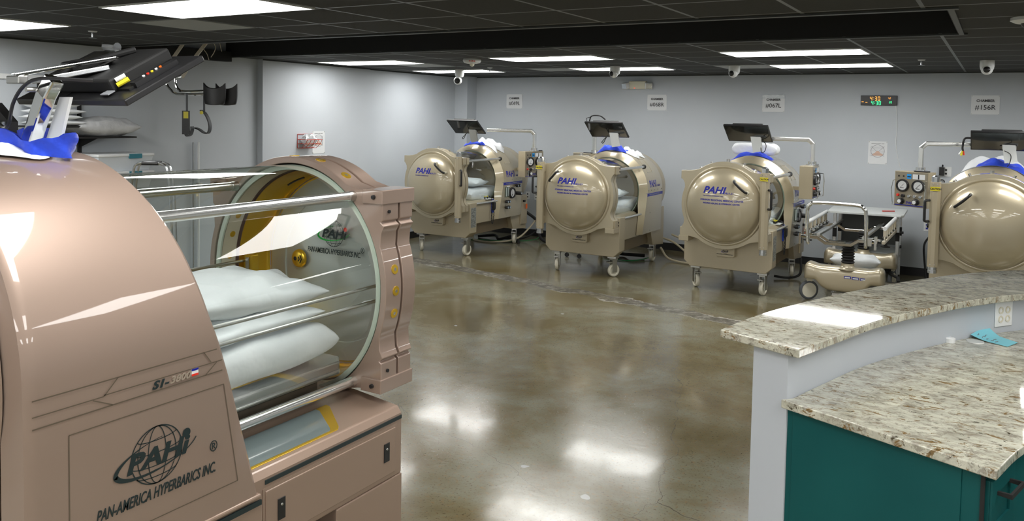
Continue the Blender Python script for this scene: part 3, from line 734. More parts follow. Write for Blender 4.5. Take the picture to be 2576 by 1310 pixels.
# outlet on the pony wall
pa, pb = Vector((.003, 4.257)), Vector((.070, 4.395))
ang = atan2((pb-pa).y, (pb-pa).x)
pc = (pa+pb)/2
k_ = min(range(len(WI)), key=lambda i: (Vector(WI[i])-pc).length); t2 = Vector(WI[min(k_+1, len(WI)-1)])-Vector(WI[max(k_-1, 0)]); ang = atan2(t2.y, t2.x)
pc = Vector(WI[k_])+Vector((sin(ang), -cos(ang)))*.001
outlet(Matrix.Translation((pc.x, pc.y, .985)) @ Matrix.Rotation(ang, 4, 'Z'), 'white four-way outlet on the counter wall, above the desk', 'quad', wd=.115, hh=.115)
setp(build('desk_grommet', MB().lathe([(0, .900), (.022, .900), (.022, .918), (.017, .921), (0, .921)], c=(-.150, 3.985, 0), axis='Z', n=20), WHITE), 'small white round plastic puck on the desk by the wall', 'cap')
setp(build('adhesive_disc', MB().lathe([(0, .9001), (.036, .9001), (.034, .903), (0, .903)], c=(-.055, 4.055, 0), axis='Z', n=28), mat('clear_white_disc', (.62,.63,.60), .2)), 'flat white disc lying on the desk beside the blue note', 'disc')
nb = empty('blue_note', 'curled light blue sticky note with pencil writing on the desk', 'note', (-.02, 4.17, .9015))
q = [Vector((-.055, -.055, 0)), Vector((.005, .095, 0)), Vector((.125, -.03, 0)), Vector((.085, -.135, 0))]
def note(u_, v_):
    a = q[0]*(1-v_)+q[1]*v_; b = q[3]*(1-v_)+q[2]*v_; p = a*(1-u_)+b*u_
    p.z = .032*max(0, (1-u_*2.2))**1.4*(.4+.6*v_)+.001; return p
build('sheet', MB().grid(note, 14, 8), CYAN, nb, smooth=60)
wm = MB()
for k in range(5):
    us = .12+.13*k
    pts = [note(us+.02*sin(i*2.3+k), .15+.07*i)+Vector((0, 0, .0022)) for i in range(3+((k*3) % 6))]
    wm.tube(pts, .0013, 4)
build('pencil_writing', wm, GREYINK, nb)

# ------------------------------------------------------------------ chamber outline with ears
def outline(R, ex, zt, zb, cz, n_arc=22):
    """closed outline (x,z) of a round frame with four corner ears, counter-clockwise from the right"""
    q = []
    # first quadrant from +x axis to +z axis
    a_low = math.asin(min(.99, (zb-.09*R/.46)/R)); 
    for k in range(8): a = a_low*k/8; q.append((R*cos(a), R*sin(a)))
    p0 = (R*cos(a_low), R*sin(a_low)); x_in = p0[0]
    q += [p0, (x_in+.004, zb-.045), (x_in+.018, zb-.018), (ex-.012, zb-.004), (ex, zb+.004), (ex, zt-.004), (ex-.004, zt)]
    a_hi = radians(60)
    hx, hz = R*cos(a_hi), R*sin(a_hi)
    xs = (hx+ex)/2
    q += [(xs+.05, zt), (xs-.005, zt+.006), (hx+.045, zt+(hz-zt)*.45)]
    for k in range(n_arc): a = a_hi+(pi/2-a_hi)*k/n_arc; q.append((R*cos(a), R*sin(a)))
    Q = q+[(0, R)]+[(-x, z) for x, z in q[::-1]]
    Q = Q+[(x, -z) for x, z in Q[::-1]][1:-1]
    return [(x, z+cz) for x, z in Q]
def inner_for(out, cz, Rin):
    I = []
    for x, z in out:
        a = atan2(z-cz, x); I.append((Rin*cos(a), cz+Rin*sin(a)))
    return I
def box_rot(cx, cy, cz, sx, sy, sz, rz=0):
    M_ = Matrix.Translation((cx, cy, cz)) @ Matrix.Rotation(rz, 4, 'Z')
    return MB().box(-sx/2, sx/2, -sy/2, sy/2, -sz/2, sz/2, M_)
def dome_prof(a, h, y0, n=22, sgn=-1):
    return [(a*cos(t), y0+sgn*h*sin(t)) for t in [pi/2*k/n for k in range(n+1)]]
def globe_logo(parent, S, fn, colors, name='emblem'):
    """globe grid, lettering and orbit ring; fn maps flat (a,b,d)"""
    cg, cl, cr, cd = colors
    mb = MB(); R = .30*S; w_ = .010*S
    def ln(pts, w=w_):
        for p, q_ in zip(pts, pts[1:]):
            d = Vector((q_[0]-p[0], q_[1]-p[1])); 
            if d.length < 1e-9: continue
            n_ = Vector((-d.y, d.x)).normalized()*w/2
            mb.bm.faces.new([mb.v(fn(*c, .0006)) for c in ((p[0]+n_.x, p[1]+n_.y), (q_[0]+n_.x, q_[1]+n_.y), (q_[0]-n_.x, q_[1]-n_.y), (p[0]-n_.x, p[1]-n_.y))])
    ln([(R*cos(2*pi*k/40), R*sin(2*pi*k/40)) for k in range(41)], w_*1.2)
    for e in (.35, .75): 
        ln([(R*e*cos(2*pi*k/40), R*sin(2*pi*k/40)) for k in range(41)])
    for h_ in (-.62, -.2, .25, .65):
        c0 = sqrt(1-h_*h_)*R; ln([(c0*cos(pi+pi*k/16), R*h_+.18*c0*sin(pi+pi*k/16)) for k in range(17)])
    build(name+'_globe', mb, cg, parent, smooth=0, recalc=False)
    mb = MB(); P = []
    N_ = 46
    for k in range(N_+1):
        t = radians(80)+radians(265)*k/N_
        x, z = .50*S*cos(t), .17*S*sin(t); ca_, sa_ = cos(.16), sin(.16)
        th = (.012+.045*sin(pi*k/N_)**2*(1 if t < 1.5*pi else .7))*S
        P.append(((x*ca_-z*sa_, x*sa_+z*ca_), ((x*ca_-z*sa_)*(1-th/(.5*S)*.9), (x*sa_+z*ca_)*(1)-0+th*.9*(1 if sin(t) < 0 else -1)*.6)))
    for (a, b), (c, d) in zip(P, P[1:]): mb.bm.faces.new([mb.v(fn(*q_, .0008)) for q_ in (a, c, d, b)])
    build(name+'_orbit', mb, cr, parent, smooth=0, recalc=False)
    text_mesh(name+'_letters', 'PAHi', .27*S, cl, lambda a, b, d: fn(a, b-.10*S, d+.001), parent, shear=.25, bold=.009*S, align='CENTER', sx=1.25, extrude=.0003)
    mb = MB(); mb.bm.faces.new([mb.v(fn(.355*S+.05*S*cos(2*pi*k/16), .115*S+.05*S*sin(2*pi*k/16), .0014)) for k in range(16)])
    build(name+'_dot', mb, cd, parent, smooth=0, recalc=False)

ZC = .947
def hyper_chamber(cx, cy, rz, m_, label, cut):
    """champagne chamber; m_=+1 latch post and gauges on the right, -1 on the left"""
    o = empty('hyperbaric_chamber', label, 'hyperbaric chamber', (cx, cy, 0), rz, 'champagne chambers along the back wall')
    X = lambda x: m_*x
    # pedestal and base
    pd = build('pedestal', MB().prism([(-.476, .70), (-.476, .31), (-.41, .245), (.41, .245), (.476, .31), (.476, .70)], .0705, .235), CHAMPD, o, smooth=30, bevel=.006)
    build('name_box', MB().prism([(-.10, .50), (-.10, .405), (-.085, .39), (.085, .39), (.10, .405), (.10, .50)], .005, .07), CHAMPD, o, smooth=0, bevel=.004)
    globe_logo(o, .085, lambda a, b, d: Vector((a, .0043-d, .452+b)), (BLACKINK, BLACKINK, BLUEINK, BLACKINK), 'emblem')
    text_mesh('emblem_lettering', 'PAN-AMERICA HYPERBARICS INC.', .0115, BLACKINK, lambda a, b, d: (a, .0033-d, .415+b), o, align='CENTER', bold=.0003)
    build('lock_cap', MB().lathe([(0, .062), (.016, .062), (.016, .0703)], c=(X(-.43), 0, .555), n=14), BLACK, o)
    build('sill', MB().prism([(-.425, .41), (.425, .41), (.425, .665), (.36, .705), (-.36, .705), (-.425, .665)], .2355, .80), CHAMPD, o, smooth=0, bevel=.006)
    build('undercarriage', MB().box(-.37, .37, .2355, 1.24, .26, .409), mat_under, o, smooth=0)
    build('side_label', MB().box(min(X(.4765), X(.478)), max(X(.4765), X(.478)), .095, .215, .38, .64), mat_slabel, o, smooth=0)
    build('rear_base', MB().prism([(1.20, .40), (1.28, .235), (1.66, .20), (1.66, .70), (1.44, .70)], -.43, .43, 'YZ'), CHAMPD, o, smooth=0, bevel=.006)
    # frame and door rings
    out = outline(.460, .468, .350, .262, ZC)
    build('tube_frame', MB().annulus(out, inner_for(out, ZC, .385), -.006, .050), CHAMP, o, smooth=35, bevel=.008)
    out2 = [(x*.985, ZC+(z-ZC)*.985) for x, z in out]
    build('frame_gasket', MB().annulus([(x*.93, ZC+(z-ZC)*.93) for x, z in out], inner_for(out, ZC, .385), -.0195, -.0065), CHAMPD, o, smooth=35)
    dr = build('door_ring', MB().annulus(out, inner_for(out, ZC, .40), -.095, -.020), CHAMP, o, smooth=35, bevel=.010)
    build('door_dome', MB().lathe([(.424, -.0955), (.422, -.103), (.415, -.110), (.407, -.112), (.399, -.109), (.393, -.103)]+dome_prof(.391, .160, -.103)[0:], c=(0, 0, ZC), n=96), CHAMP, o, smooth=60)
    hs = smoothpath([(X(.150), -.225, 1.225), (X(.162), -.292, 1.215), (X(.210), -.292, 1.165), (X(.268), -.265, 1.112), (X(.275), -.19, 1.103)], 5)
    hd = build('door_handle', MB().tube(hs[2:-2], .0125, 12), BLACK, o)
    build('handle_foot', MB().tube([hs[0], hs[3]], .017, 12).tube([hs[-1], hs[-4]], .017, 12), CREAM, hd)
    # decals on the door
    def yd(x, z):
        rr = min(.390, sqrt(x*x+(z-ZC)**2)); return -.103-.160*sqrt(1-(rr/.391)**2)
    D = lambda x0, z0: (lambda a, b, d: (x0+a, yd(x0+a, z0+b)-.0012-d, z0+b))
    if cut != 'fourth': text_mesh('logo_lettering', 'PAHI', .096, BLUEINK, D(-.178, 1.085), o, shear=.28, bold=.0032, sx=1.12)
    if cut != 'fourth': text_mesh('model_lettering', 'PAH-S1', .030, BLUEINK, D(.040, 1.080), o, shear=.3, bold=.0006, sx=1.1)
    if cut != 'fourth': text_mesh('company_lettering', 'PAN-AMERICA HYPERBARICS INC', .018, BLUEINK, D(-.178, 1.050), o, shear=.35, sx=.82)
    if cut in ('second', 'third'):
        text_mesh('owner_lettering', 'CONWAY REGIONAL MEDICAL CENTER', .0265, BLUEINK, D(.02, 1.005), o, align='CENTER', bold=.0007, sx=.93)
        text_mesh('owner_lettering', 'WOUND HEALING & HYPERBARIC CENTER', .0240, BLUEINK, D(.02, .972), o, align='CENTER', bold=.0006, sx=.82)
    # latch post in front of the ring
    px = X(.437); py = -.155
    oc = [(.047*cos(pi/8+pi/4*k), .047*sin(pi/8+pi/4*k)) for k in range(8)]
    ps = build('latch_post', MB().prism([(px+a, py+b) for a, b in oc], .535, 1.315, 'XY'), CHAMPD, o, smooth=20, bevel=.002)
    build('post_cap', MB().lathe([(0, 1.3755), (.020, 1.374), (.036, 1.362), (.036, 1.3155)], c=(px, py, 0), axis='Z', n=10), ALU, ps, smooth=20)
    build('post_foot', MB().lathe([(.036, .5345), (.036, .505), (.040, .504), (.040, .478), (0, .478)], c=(px, py, 0), axis='Z', n=10), ALU, ps, smooth=20)
    for sx_ in (-.018, .018):
        for z in (1.295, .56): build('post_screw', MB().lathe([(0, py-.050), (.005, py-.049), (.005, py-.040)], c=(px+sx_, 0, z), n=8), STEEL, ps)
    if cut != 'first':
        sg = build('caution_label', MB().box(px-.041, px+.041, py-.050, py-.048, 1.235, 1.272), YEL, ps, smooth=0)
        text_mesh('caution_lettering', 'CAUTION', .024, BLACKINK, lambda a, b, d: (px+.004+a, py-.0506-d, 1.245+b), sg, align='CENTER', bold=.0008, sx=.85)
    hx, hy = px+m_*.045, py-.02
    build('post_handle', MB().tube(smoothpath([(px+m_*.035, py-.01, 1.145), (hx+m_*.030, hy-.025, 1.14), (hx+m_*.034, hy-.03, 1.10), (hx+m_*.034, hy-.03, .99), (hx+m_*.030, hy-.025, .955), (px+m_*.035, py-.01, .95)], 4), .0125, 10), BLACK, ps)
    for z in (1.245, .635):
        build('post_bracket', MB().box(min(px+m_*.02, X(.40)), max(px+m_*.02, X(.40)), py+.030, -.0955, z-.045, z+.045), CHAMPD, o, smooth=0, bevel=.004)
    for z in (1.25, .64):
        build('hinge', MB().box(min(X(-.455), X(-.480)), max(X(-.455), X(-.480)), -.07, .045, z-.045, z+.045), CHAMPD, o, smooth=0, bevel=.004)
    build('hinge_foot', MB().box(min(X(-.37), X(-.480)), max(X(-.37), X(-.480)), -.105, .049, .540, .5965), CHAMPD, o, smooth=0, bevel=.004)
    for z in (1.27, 1.235, .655, .62): build('hinge_bolt', MB().lathe([(0, 0), (.007, 0), (.007, .006)], c=(X(-.4805) if m_ < 0 else X(-.4805)-.006, .02, z), axis='X', n=8), BLACK, o)
    for k, a in enumerate((52, 68, 90, 112, 128)):
        c_, s_ = cos(radians(a)), sin(radians(a))
        build('frame_fitting', MB().tube([(c_*.452, .02, ZC+s_*.452), (c_*.484, .02, ZC+s_*.484)], .012 if k % 2 else .017, 8), STEEL, o)
    # acrylic tube, rods
    build('acrylic_tube', MB().lathe([(.398, .051), (.398, .90)], c=(0, 0, ZC), n=80), ACRYLFAR, o, smooth=60)
    build('tube_rim', MB().lathe([(.399, .845), (.405, .845), (.405, .865), (.385, .865), (.385, .845)], c=(0, 0, ZC), n=80), ACREDGE, o)
    for sx in (-1, 1):
        for z in (ZC+.305, ZC-.27): build('tie_rod', MB().tube([(sx*.442, .051, z), (sx*.442, .86, z)], .0165, 14), CHROME2, o)
        build('rod_socket', MB().lathe([(.018, .855), (.028, .855), (.028, .875)], c=(sx*.442, 0, ZC+.305), n=16), BLACK, o)
    # shell: half round top, straight sides; front edge slanted
    R = .487; prof = []
    nT = 40
    for k in range(nT+1):
        a = -0.0+pi*k/nT; prof.append((R*cos(a), ZC+R*sin(a), .905+.0*sin(a)))
    low = [(.485, .80), (.482, .65), (.478, .43)]
    def fr(z, base): return base-(max(0, ZC-z)/.517)*.12
    ring = [(x, z, fr(z, .905)) for x, z in low[::-1]]+prof+[(-x, z, fr(z, .905)) for x, z in low]
    inn = []
    for x, z, y in ring:
        if z >= ZC-1e-6:
            a = atan2(z-ZC, x); inn.append((.408*cos(a), ZC+.408*sin(a), .815))
        else:
            inn.append((math.copysign(.408 if z > .75 else .43, x), z, fr(z, .815)))
    rear = [(x*.985, ZC+(z-ZC)*.985, 1.43) for x, z, y in ring]; rear2 = [(x*.90, ZC+(z-ZC)*.90, 1.44) for x, z, y in ring]
    rb = [(x, z, y+.012) for x, z, y in ring]; rc = [(x, z, 1.40) for x, z, y in ring]
    mb = MB(); RR = [[mb.v((x, y, z)) for x, z, y in rr] for rr in (inn, ring, rb, rc, rear, rear2)]
    for A, B in zip(RR, RR[1:]):
        for k in range(len(A)-1): mb.bm.faces.new((A[k], A[k+1], B[k+1], B[k]))
    # bottom closure
    for A, B in zip(RR, RR[1:]): mb.bm.faces.new((A[0], B[0], B[-1], A[-1]))
    build('shell', mb, CHAMP, o, smooth=25)
    build('shell_lining', MB().lathe([(.405, .83), (.405, 1.40), (0, 1.405)], c=(0, 0, ZC), n=48), CHAMPD, o, smooth=40)
    for sx in (-1, 1):
        st = build('blue_stripe', MB().box(min(sx*.4855, sx*.489), max(sx*.4855, sx*.489), .90, 1.425, .885, .922), BLUEINK, o, smooth=0)
        ydir = 1 if sx > 0 else -1
        if sx > 0:
            build('stripe_front', MB().prism([(.409, .817), (.487, .902), (.4885, .900), (.4105, .8145)], .885, .922, 'XY'), BLUEINK, st, smooth=0)
        y0 = .96 if sx > 0 else 1.38
        text_mesh('stripe_lettering', 'PAN-AMERICA HYPERBARICS, INC', .026, ALU, lambda a, b, d: (sx*(.4896+d), y0+ydir*a, .894+b), st, shear=.2, sx=.95)
        def sidefn(z0, y00): 
            return lambda a, b, d: (sx*(sqrt(max(0, R*R-max(0, z0+b-ZC)**2))+.0012+d), y00+ydir*a, z0+b)
        text_mesh('side_logo', 'PAHI', .115, BLUEINK, sidefn(.995, .98 if sx > 0 else 1.36), o, bold=.003, sx=.95)
        text_mesh('side_model', 'PAH-S1', .03, BLUEINK, sidefn(.995, 1.24 if sx > 0 else 1.10), o, shear=.2, sx=1.0)
        sm = MB()
        for y, z in ((.93, .955), (1.03, .955), (1.13, .955), (1.25, .955), (1.38, .955), (1.41, .48), (1.0, .46), (1.41, .72), (1.0, .68)):
            sm.lathe([(0, 0), (.006, 0), (.006, .003)], c=(sx*.4865-(.003 if sx < 0 else 0), y, z), axis='X', n=8)
        for y, a in ((1.02, 52), (1.18, 52), (1.02, 28), (1.18, 28)):
            p = Vector((sx*(R+.001)*cos(radians(a)), y, ZC+(R+.001)*sin(radians(a)))); d = Vector((sx*cos(radians(a)), 0, sin(radians(a))))
            sm.tube([p-d*.002, p+d*.003], .006, 8)
        build('screws', sm, STEEL, o)
        pl = MB()
        rr = R+.0012
        for y0_, y1_ in ((1.02, 1.022), (1.18, 1.182)):
            pass
        pts = [(sx*rr*cos(radians(a)), ZC+rr*sin(radians(a))) for a in range(28, 53, 3)]
        for y in (1.02, 1.18): pl.tube([(x, y, z) for x, z in pts], .0012, 4)
        for q_ in (0, -1): pl.tube([(pts[q_][0], 1.02, pts[q_][1]), (pts[q_][0], 1.18, pts[q_][1])], .0012, 4)
        build('panel_joint', MB().tube([(sx*.4835, .86, .705), (sx*.479, 1.42, .705)], .0015, 4), CHAMPD, o)
        build('panel_seams', pl, CHAMPD, o)
    build('rear_dome', MB().lathe([(.40, 1.441), (.452, 1.45), (.455, 1.56)]+dome_prof(.455, .40, 1.56, sgn=1), c=(0, 0, ZC), n=72), CHAMPD, o, smooth=60)
    # controls on the m_ side
    sx = m_; xs = sx*.486
    def side_lathe(prof, y, z, x0=.486, n=24):
        return MB().lathe([(r_, sx*h) for r_, h in prof], c=(sx*x0, y, z), axis='X', n=n)
    ga = build('side_gauge', side_lathe([(0, .012), (.055, .012), (.062, .026), (.074, .026), (.078, .018), (.078, 0)], 1.13, .765), BLACK, o)
    build('gauge_face', side_lathe([(0, .0145), (.054, .0145), (.054, .012)], 1.13, .765), PAPER, ga)
    build('gauge_needle', MB().box(min(xs+sx*.015, xs+sx*.017), max(xs+sx*.015, xs+sx*.017), 1.128, 1.133, .745, .805).box(min(xs+sx*.015, xs+sx*.017), max(xs+sx*.015, xs+sx*.017), 1.12, 1.14, .725, .75), BLACK, ga, smooth=0)
    fl = build('flow_meters', MB().box(min(xs, xs+sx*.03), max(xs, xs+sx*.03), .935, .975, .72, .86).box(min(xs, xs+sx*.03), max(xs, xs+sx*.03), .985, 1.025, .72, .86), glass('meter_acrylic', (.8,.85,.85), 1, 1.5, .05), o, smooth=0)
    build('meter_tubes', MB().tube([(xs+sx*.015, .955, .73), (xs+sx*.015, .955, .85)], .006, 8).tube([(xs+sx*.015, 1.005, .73), (xs+sx*.015, 1.005, .85)], .006, 8).box(min(xs+sx*.031, xs+sx*.033), max(xs+sx*.031, xs+sx*.033), .94, 1.02, .86, .875), WHITE, fl)
    for y, z, r_, l_ in ((.955, .655, .022, .05), (1.01, .655, .022, .05), (.955, .575, .022, .05), (1.01, .575, .022, .05), (1.24, .755, .026, .10), (1.24, .86, .022, .045), (1.30, .86, .022, .045)):
        kb = build('knob', side_lathe([(0, l_), (r_*.8, l_), (r_, l_-.006), (r_, .012), (r_*.6, .010), (r_*.6, 0)], y, z, n=16), BLACK, o)
        build('knob_cap', side_lathe([(0, l_+.002), (r_*.62, l_+.001), (r_*.62, l_)], y, z, n=12), ALU if l_ > .06 else mat_knob, kb)
    # connector plate and handset on the sill
    cp = build('connector_plate', MB().box(min(X(.26), X(.41)), max(X(.26), X(.41)), .60, .76, .7055, .712), WHITE, o, smooth=0)
    cm = MB(); ym = MB()
    for k in range(4):
        cm.tube([(X(.36-.02*(k % 2)), .62+.03*k, .712), (X(.36-.02*(k % 2)), .62+.03*k, .738)], .010, 8)
        ym.tube([(X(.36-.02*(k % 2)), .62+.03*k, .738), (X(.36-.02*(k % 2)), .62+.03*k, .746)], .010, 8)
    build('plugs', cm, BLACK, cp); build('plug_rings', ym, YEL, cp)
    hx = X(.455)
    hk = build('handset_holder', MB().box(min(X(.426), X(.44)), max(X(.426), X(.44)), .675, .725, .52, .70), BLUEL2, o, smooth=0, bevel=.003)
    build('handset', MB().prism([(hx-.016, .56), (hx-.016, .665), (hx+.016, .665), (hx+.016, .58), (hx+.004, .555)], .68, .735), BLACK, hk, smooth=0, bevel=.008)
    cd = smoothpath([(hx, .71, .56), (hx, .70, .45), (hx, .68, .385), (hx, .655, .39), (hx, .645, .47), (hx, .65, .60), (X(.43), .68, .72), (X(.38), .69, .745)], 9)
    coil = [p+Vector((0, .006*cos(i*2.1), .004*sin(i*2.1))) for i, p in enumerate(cd)]
    build('handset_cord', MB().tube(coil, .0055, 6), BLACK, hk)
    # rear corner switch box
    sb = build('switch_box', MB().box(min(X(.431), X(.452)), max(X(.431), X(.452)), 1.47, 1.65, .28, .68), CHAMPD, o, smooth=0, bevel=.003)
    build('switch', MB().box(min(X(.453), X(.475)), max(X(.453), X(.475)), 1.52, 1.56, .60, .63), BLACK, sb, smooth=0)
    build('orange_tag', MB().box(min(X(.470), X(.474)), max(X(.470), X(.474)), 1.57, 1.62, .50, .57), ORANGE, sb, smooth=0, bevel=.002)
    # casters
    for sxx, yy, fa in ((-.363, .175, .5), (.363, .175, -.35), (-.363, 1.44, .4), (.363, 1.44, .15)):
        M_ = Matrix.Translation((sxx, yy, 0)) @ Matrix.Rotation(fa+(m_*.2), 4, 'Z')
        fk = MB().box(-.052, .052, -.052, .052, .218, (.2345 if yy > 1 and yy > 1.3 else .2445), Matrix.Translation((sxx, yy, 0)))
        fk.box(-.034, -.026, -.028, .032, .055, .200, M_).box(.026, .034, -.028, .032, .055, .200, M_).box(-.034, .034, -.03, .04, .195, .2175, M_)
        fk.box(-.030, .030, -.085, -.03, .165, .178, M_)
        fo = build('caster', fk, STEEL, o, smooth=0, bevel=.002)
        wl = MB().lathe([(0, -.022), (.018, -.022), (.022, -.014), (.05, -.014), (.058, -.021), (.070, -.019), (.075, -.006), (.075, .006), (.070, .019), (.058, .021), (.05, .014), (.022, .014), (.018, .022), (0, .022)], axis='X', n=28)
        build('caster_wheel', rot(wl, M_ @ Matrix.Translation((0, .006, .0752))), CREAM, fo, smooth=40)
    return o
mat_under = mat('undercarriage_brown', (.20,.155,.095), .4, .3)
mat_slabel = noisy(mat('printed_label_plate', (.2,.21,.2), .35), 30, (.10,.11,.10), (.32,.33,.31), .45, .55, stretch=(1, 1, 8))
mat_knob = mat('pale_blue_knob', (.35,.45,.55), .3)
BLUEL2 = mat('blue_bracket', (.01,.05,.45), .4)

def gauge_console(o, x, y, rz, m_, arm_pts):
    """gauge box on the chamber with grab rails and square chrome arm; local chamber coordinates"""
    M_ = Matrix.Translation((x, y, 1.175)) @ Matrix.Rotation(rz, 4, 'Z')
    W = .175
    bx = build('gauge_console', MB().box(-W, W, -.07, .07, -.18, .18, M_), CHAMPD, o, smooth=0, bevel=.004)
    build('console_panel', MB().box(-W+.008, W-.008, -.0735, -.0705, -.172, .172, M_), mat_panel, bx, smooth=0)
    for gx in (-.085, .078):
        g = build('pressure_gauge', rot(MB().lathe([(0, -.085), (.047, -.085), (.052, -.098), (.062, -.098), (.066, -.09), (.066, -.0737)], c=(gx, 0, .035), n=28), M_), BLACK, bx)
        build('gauge_face', rot(MB().lathe([(0, -.0872), (.046, -.0872), (.046, -.085)], c=(gx, 0, .035), n=24), M_), PAPER, g)
        build('gauge_needle', rot(MB().tube([(gx-.022, -.089, .012), (gx+.020, -.089, .055)], .0016, 4).box(gx-.018, gx+.018, -.0885, -.0875, .008, .014), M_), BLACK, g)
    for kx, kz, r_, l_, mm in ((-.13, -.065, .014, .02, RED), (-.075, -.07, .018, .025, BLACK), (-.015, -.07, .016, .02, ALU), (.045, -.07, .016, .02, ALU), (.105, -.07, .016, .02, ALU)):
        build('switch_knob', rot(MB().lathe([(0, -.0737-l_), (r_*.8, -.0737-l_), (r_, -.0737-l_+.004), (r_, -.0737)], c=(kx, 0, kz), n=14), M_), mm, bx)
    for kx in (-.095, .06):
        kb = build('large_knob', rot(MB().lathe([(.018, -.118), (.026, -.114), (.028, -.08), (.034, -.078), (.034, -.0737)], c=(kx, 0, -.125), n=18), M_), BLACK, bx)
        build('knob_cap', rot(MB().lathe([(0, -.120), (.019, -.119), (.019, -.116)], c=(kx, 0, -.125), n=14), M_), WHITE, kb)
    build('blue_badge', MB().box(-.045, .0, -.0755, -.0737, .105, .155, M_), BLUEL, bx, smooth=0)
    build('badge_text', MB().box(-.040, -.005, -.0762, -.0757, .122, .134, M_), BLACK, bx, smooth=0)
    build('white_label', MB().box(.015, .14, -.0755, -.0737, .105, .155, M_), PAPER, bx, smooth=0)
    build('label_slot', MB().box(.070, .082, -.0762, -.0757, .107, .153, M_), BLACK, bx, smooth=0)
    build('indicator_lamps', rot(MB().lathe([(0, -.079), (.008, -.078), (.009, -.0737)], c=(-.13, 0, .13), n=10).lathe([(0, -.079), (.008, -.078), (.009, -.0737)], c=(-.08, 0, .13), n=10), M_), BLACK, bx)
    build('base_stripe', MB().box(-W+.010, W-.010, -.0755, -.0737, -.170, -.160, M_), BLUEINK, bx, smooth=0)
    text_mesh('console_lettering', 'PAHI', .036, BLUEINK, lambda a, b, d: M_ @ Vector((-.045+a, -.0745-d, -.150+b)), bx, bold=.001, sx=1.1)
    for s_ in (-1, 1): build('grab_rail', MB().tube([tuple(M_ @ Vector(p)) for p in ((s_*(W-.015), -.072, .09), (s_*(W-.015), -.125, .085), (s_*(W+.0), -.13, -.0), (s_*(W-.015), -.125, -.165), (s_*(W-.015), -.072, -.17))], .004, 8), CHROME, bx)
    build('phone_rest', MB().box(.02, .16, -.07, -.01, .1805, .192, M_), BLACK, bx, smooth=0, bevel=.005)
    # arm
    a0 = arm_pts[0]
    build('arm_collar', MB().lathe([(0, 1.3555), (.065, 1.3555), (.065, 1.368), (.045, 1.37), (.045, 1.40), (0, 1.40)], c=(a0[0], a0[1], 0), axis='Z', n=20), ALU, o)
    build('arm_post', MB().sqtube(arm_pts, .048, .048, up=(0, 1, .001)), CHROME2, o, smooth=0, bevel=.009, seg=3)
    # stalk fixing the console to the chamber
    tx = .455*(1 if x > 0 else -1)
    build('console_bracket', MB().sqtube([(x, y+.05, 1.09), (tx*.96, min(1.50, y+.05) if y < 1.45 else 1.50, 1.09)], .05, .04), CHAMPD, o, smooth=0)
mat_panel = mat('satin_instrument_panel', (.38,.34,.26), .3, .6)

def monitor(o_name, cx, cy, cz, w, h, tilt, rz, label, mirror_sheet=True, thick=.045, bracket_to=None):
    o = empty(o_name, label, 'monitor', (cx, cy, cz), rz, 'television screens over the chambers')
    M_ = Matrix.Rotation(tilt, 4, 'X')   # screen faces -y then tilted downwards
    build('bezel', MB().box(-w/2, w/2, 0, .022, -h/2, h/2, M_), BLACK, o, smooth=0, bevel=.004)
    build('screen', MB().box(-w/2+.012, w/2-.012, -.0015, -.0003, -h/2+.018, h/2-.010, M_), SCREEN, o, smooth=0)
    build('rear_housing', MB().box(-w*.32, w*.36, .0225, .0225+thick, -h*.36, h*.40, M_), BLACKM, o, smooth=0, bevel=.008)
    return o, M_
def drape(name, cx, cy, z, lx, ly, h, seed, m, label, cat='blanket', rz=0, zs=None, sag=0.0, group=None):
    rnd = random.Random(seed); ph = [rnd.uniform(0, 6.3) for _ in range(6)]
    mb = MB(); n = 24
    def base(a, b):
        x = cx+(a*lx/2)*cos(rz)-(b*ly/2)*sin(rz); y = cy+(a*lx/2)*sin(rz)+(b*ly/2)*cos(rz); return x, y
    def top(u_, v_):
        a, b = u_*2-1, v_*2-1; a += .10*sin(5*b+ph[0])*(.4+abs(a)); b += .12*sin(4*a+ph[1])
        x, y = base(a, b); zz_ = (zs(x, y) if zs else z)
        e = max(0, 1-abs(u_*2-1)**4)*max(0, 1-abs(v_*2-1)**4)
        return Vector((x, y, zz_+.004+h*(e**.4)*(.62+.22*sin(6*a+ph[2])+.22*sin(5*b+ph[3]+3*a)+.1*sin(13*a+7*b+ph[4]))))
    def bot(u_, v_):
        p = top(u_, v_); zz_ = (zs(p.x, p.y) if zs else z); return Vector((p.x, p.y, zz_+.003))
    mb.grid(top, n, n); mb.grid(bot, n, n); bmesh.ops.remove_doubles(mb.bm, verts=mb.bm.verts, dist=.0012)
    return setp(build(name, mb, m, smooth=60), label, cat, group)

CH = [  # cx, front y, rotation, mirror, console (x,y,rz), ordinal
    (-6.32, 8.66, radians(1), 1, 'first'), (-4.155, 8.50, radians(.5), -1, 'second'), (-2.45, 8.53, radians(-1), 1, 'third'), (-.045, 8.50, 0, -1, 'fourth')]
LB = ['champagne hyperbaric chamber furthest left, under the 069L sign', 'champagne hyperbaric chamber with bare right side, under the 068R sign',
      'champagne hyperbaric chamber beside the rolling trolley, under the 067L sign', 'champagne hyperbaric chamber cut by the right edge, under the 156R sign']
chambers = []
for (cx, cy, rz, m_, nm), lb in zip(CH, LB):
    chambers.append(hyper_chamber(cx, cy, rz, m_, lb, nm))
def toworld(k, x, y, z=0):
    cx, cy, rz, _, _ = CH[k]; return Vector((cx+x*cos(rz)-y*sin(rz), cy+x*sin(rz)+y*cos(rz), z))
def armp(x, y, x1, y1, z=1.625): 
    s_ = 1 if x1 > x else -1
    d = Vector((x1-x, y1-y, 0)).normalized()
    return [(x, y, 1.39), (x, y, z-.045), (x+d.x*.045, y+d.y*.045, z), (x1, y1, z)]
gauge_console(chambers[0], .70, 1.28, radians(72), 1, armp(.74, 1.30, .16, .96, 1.64))
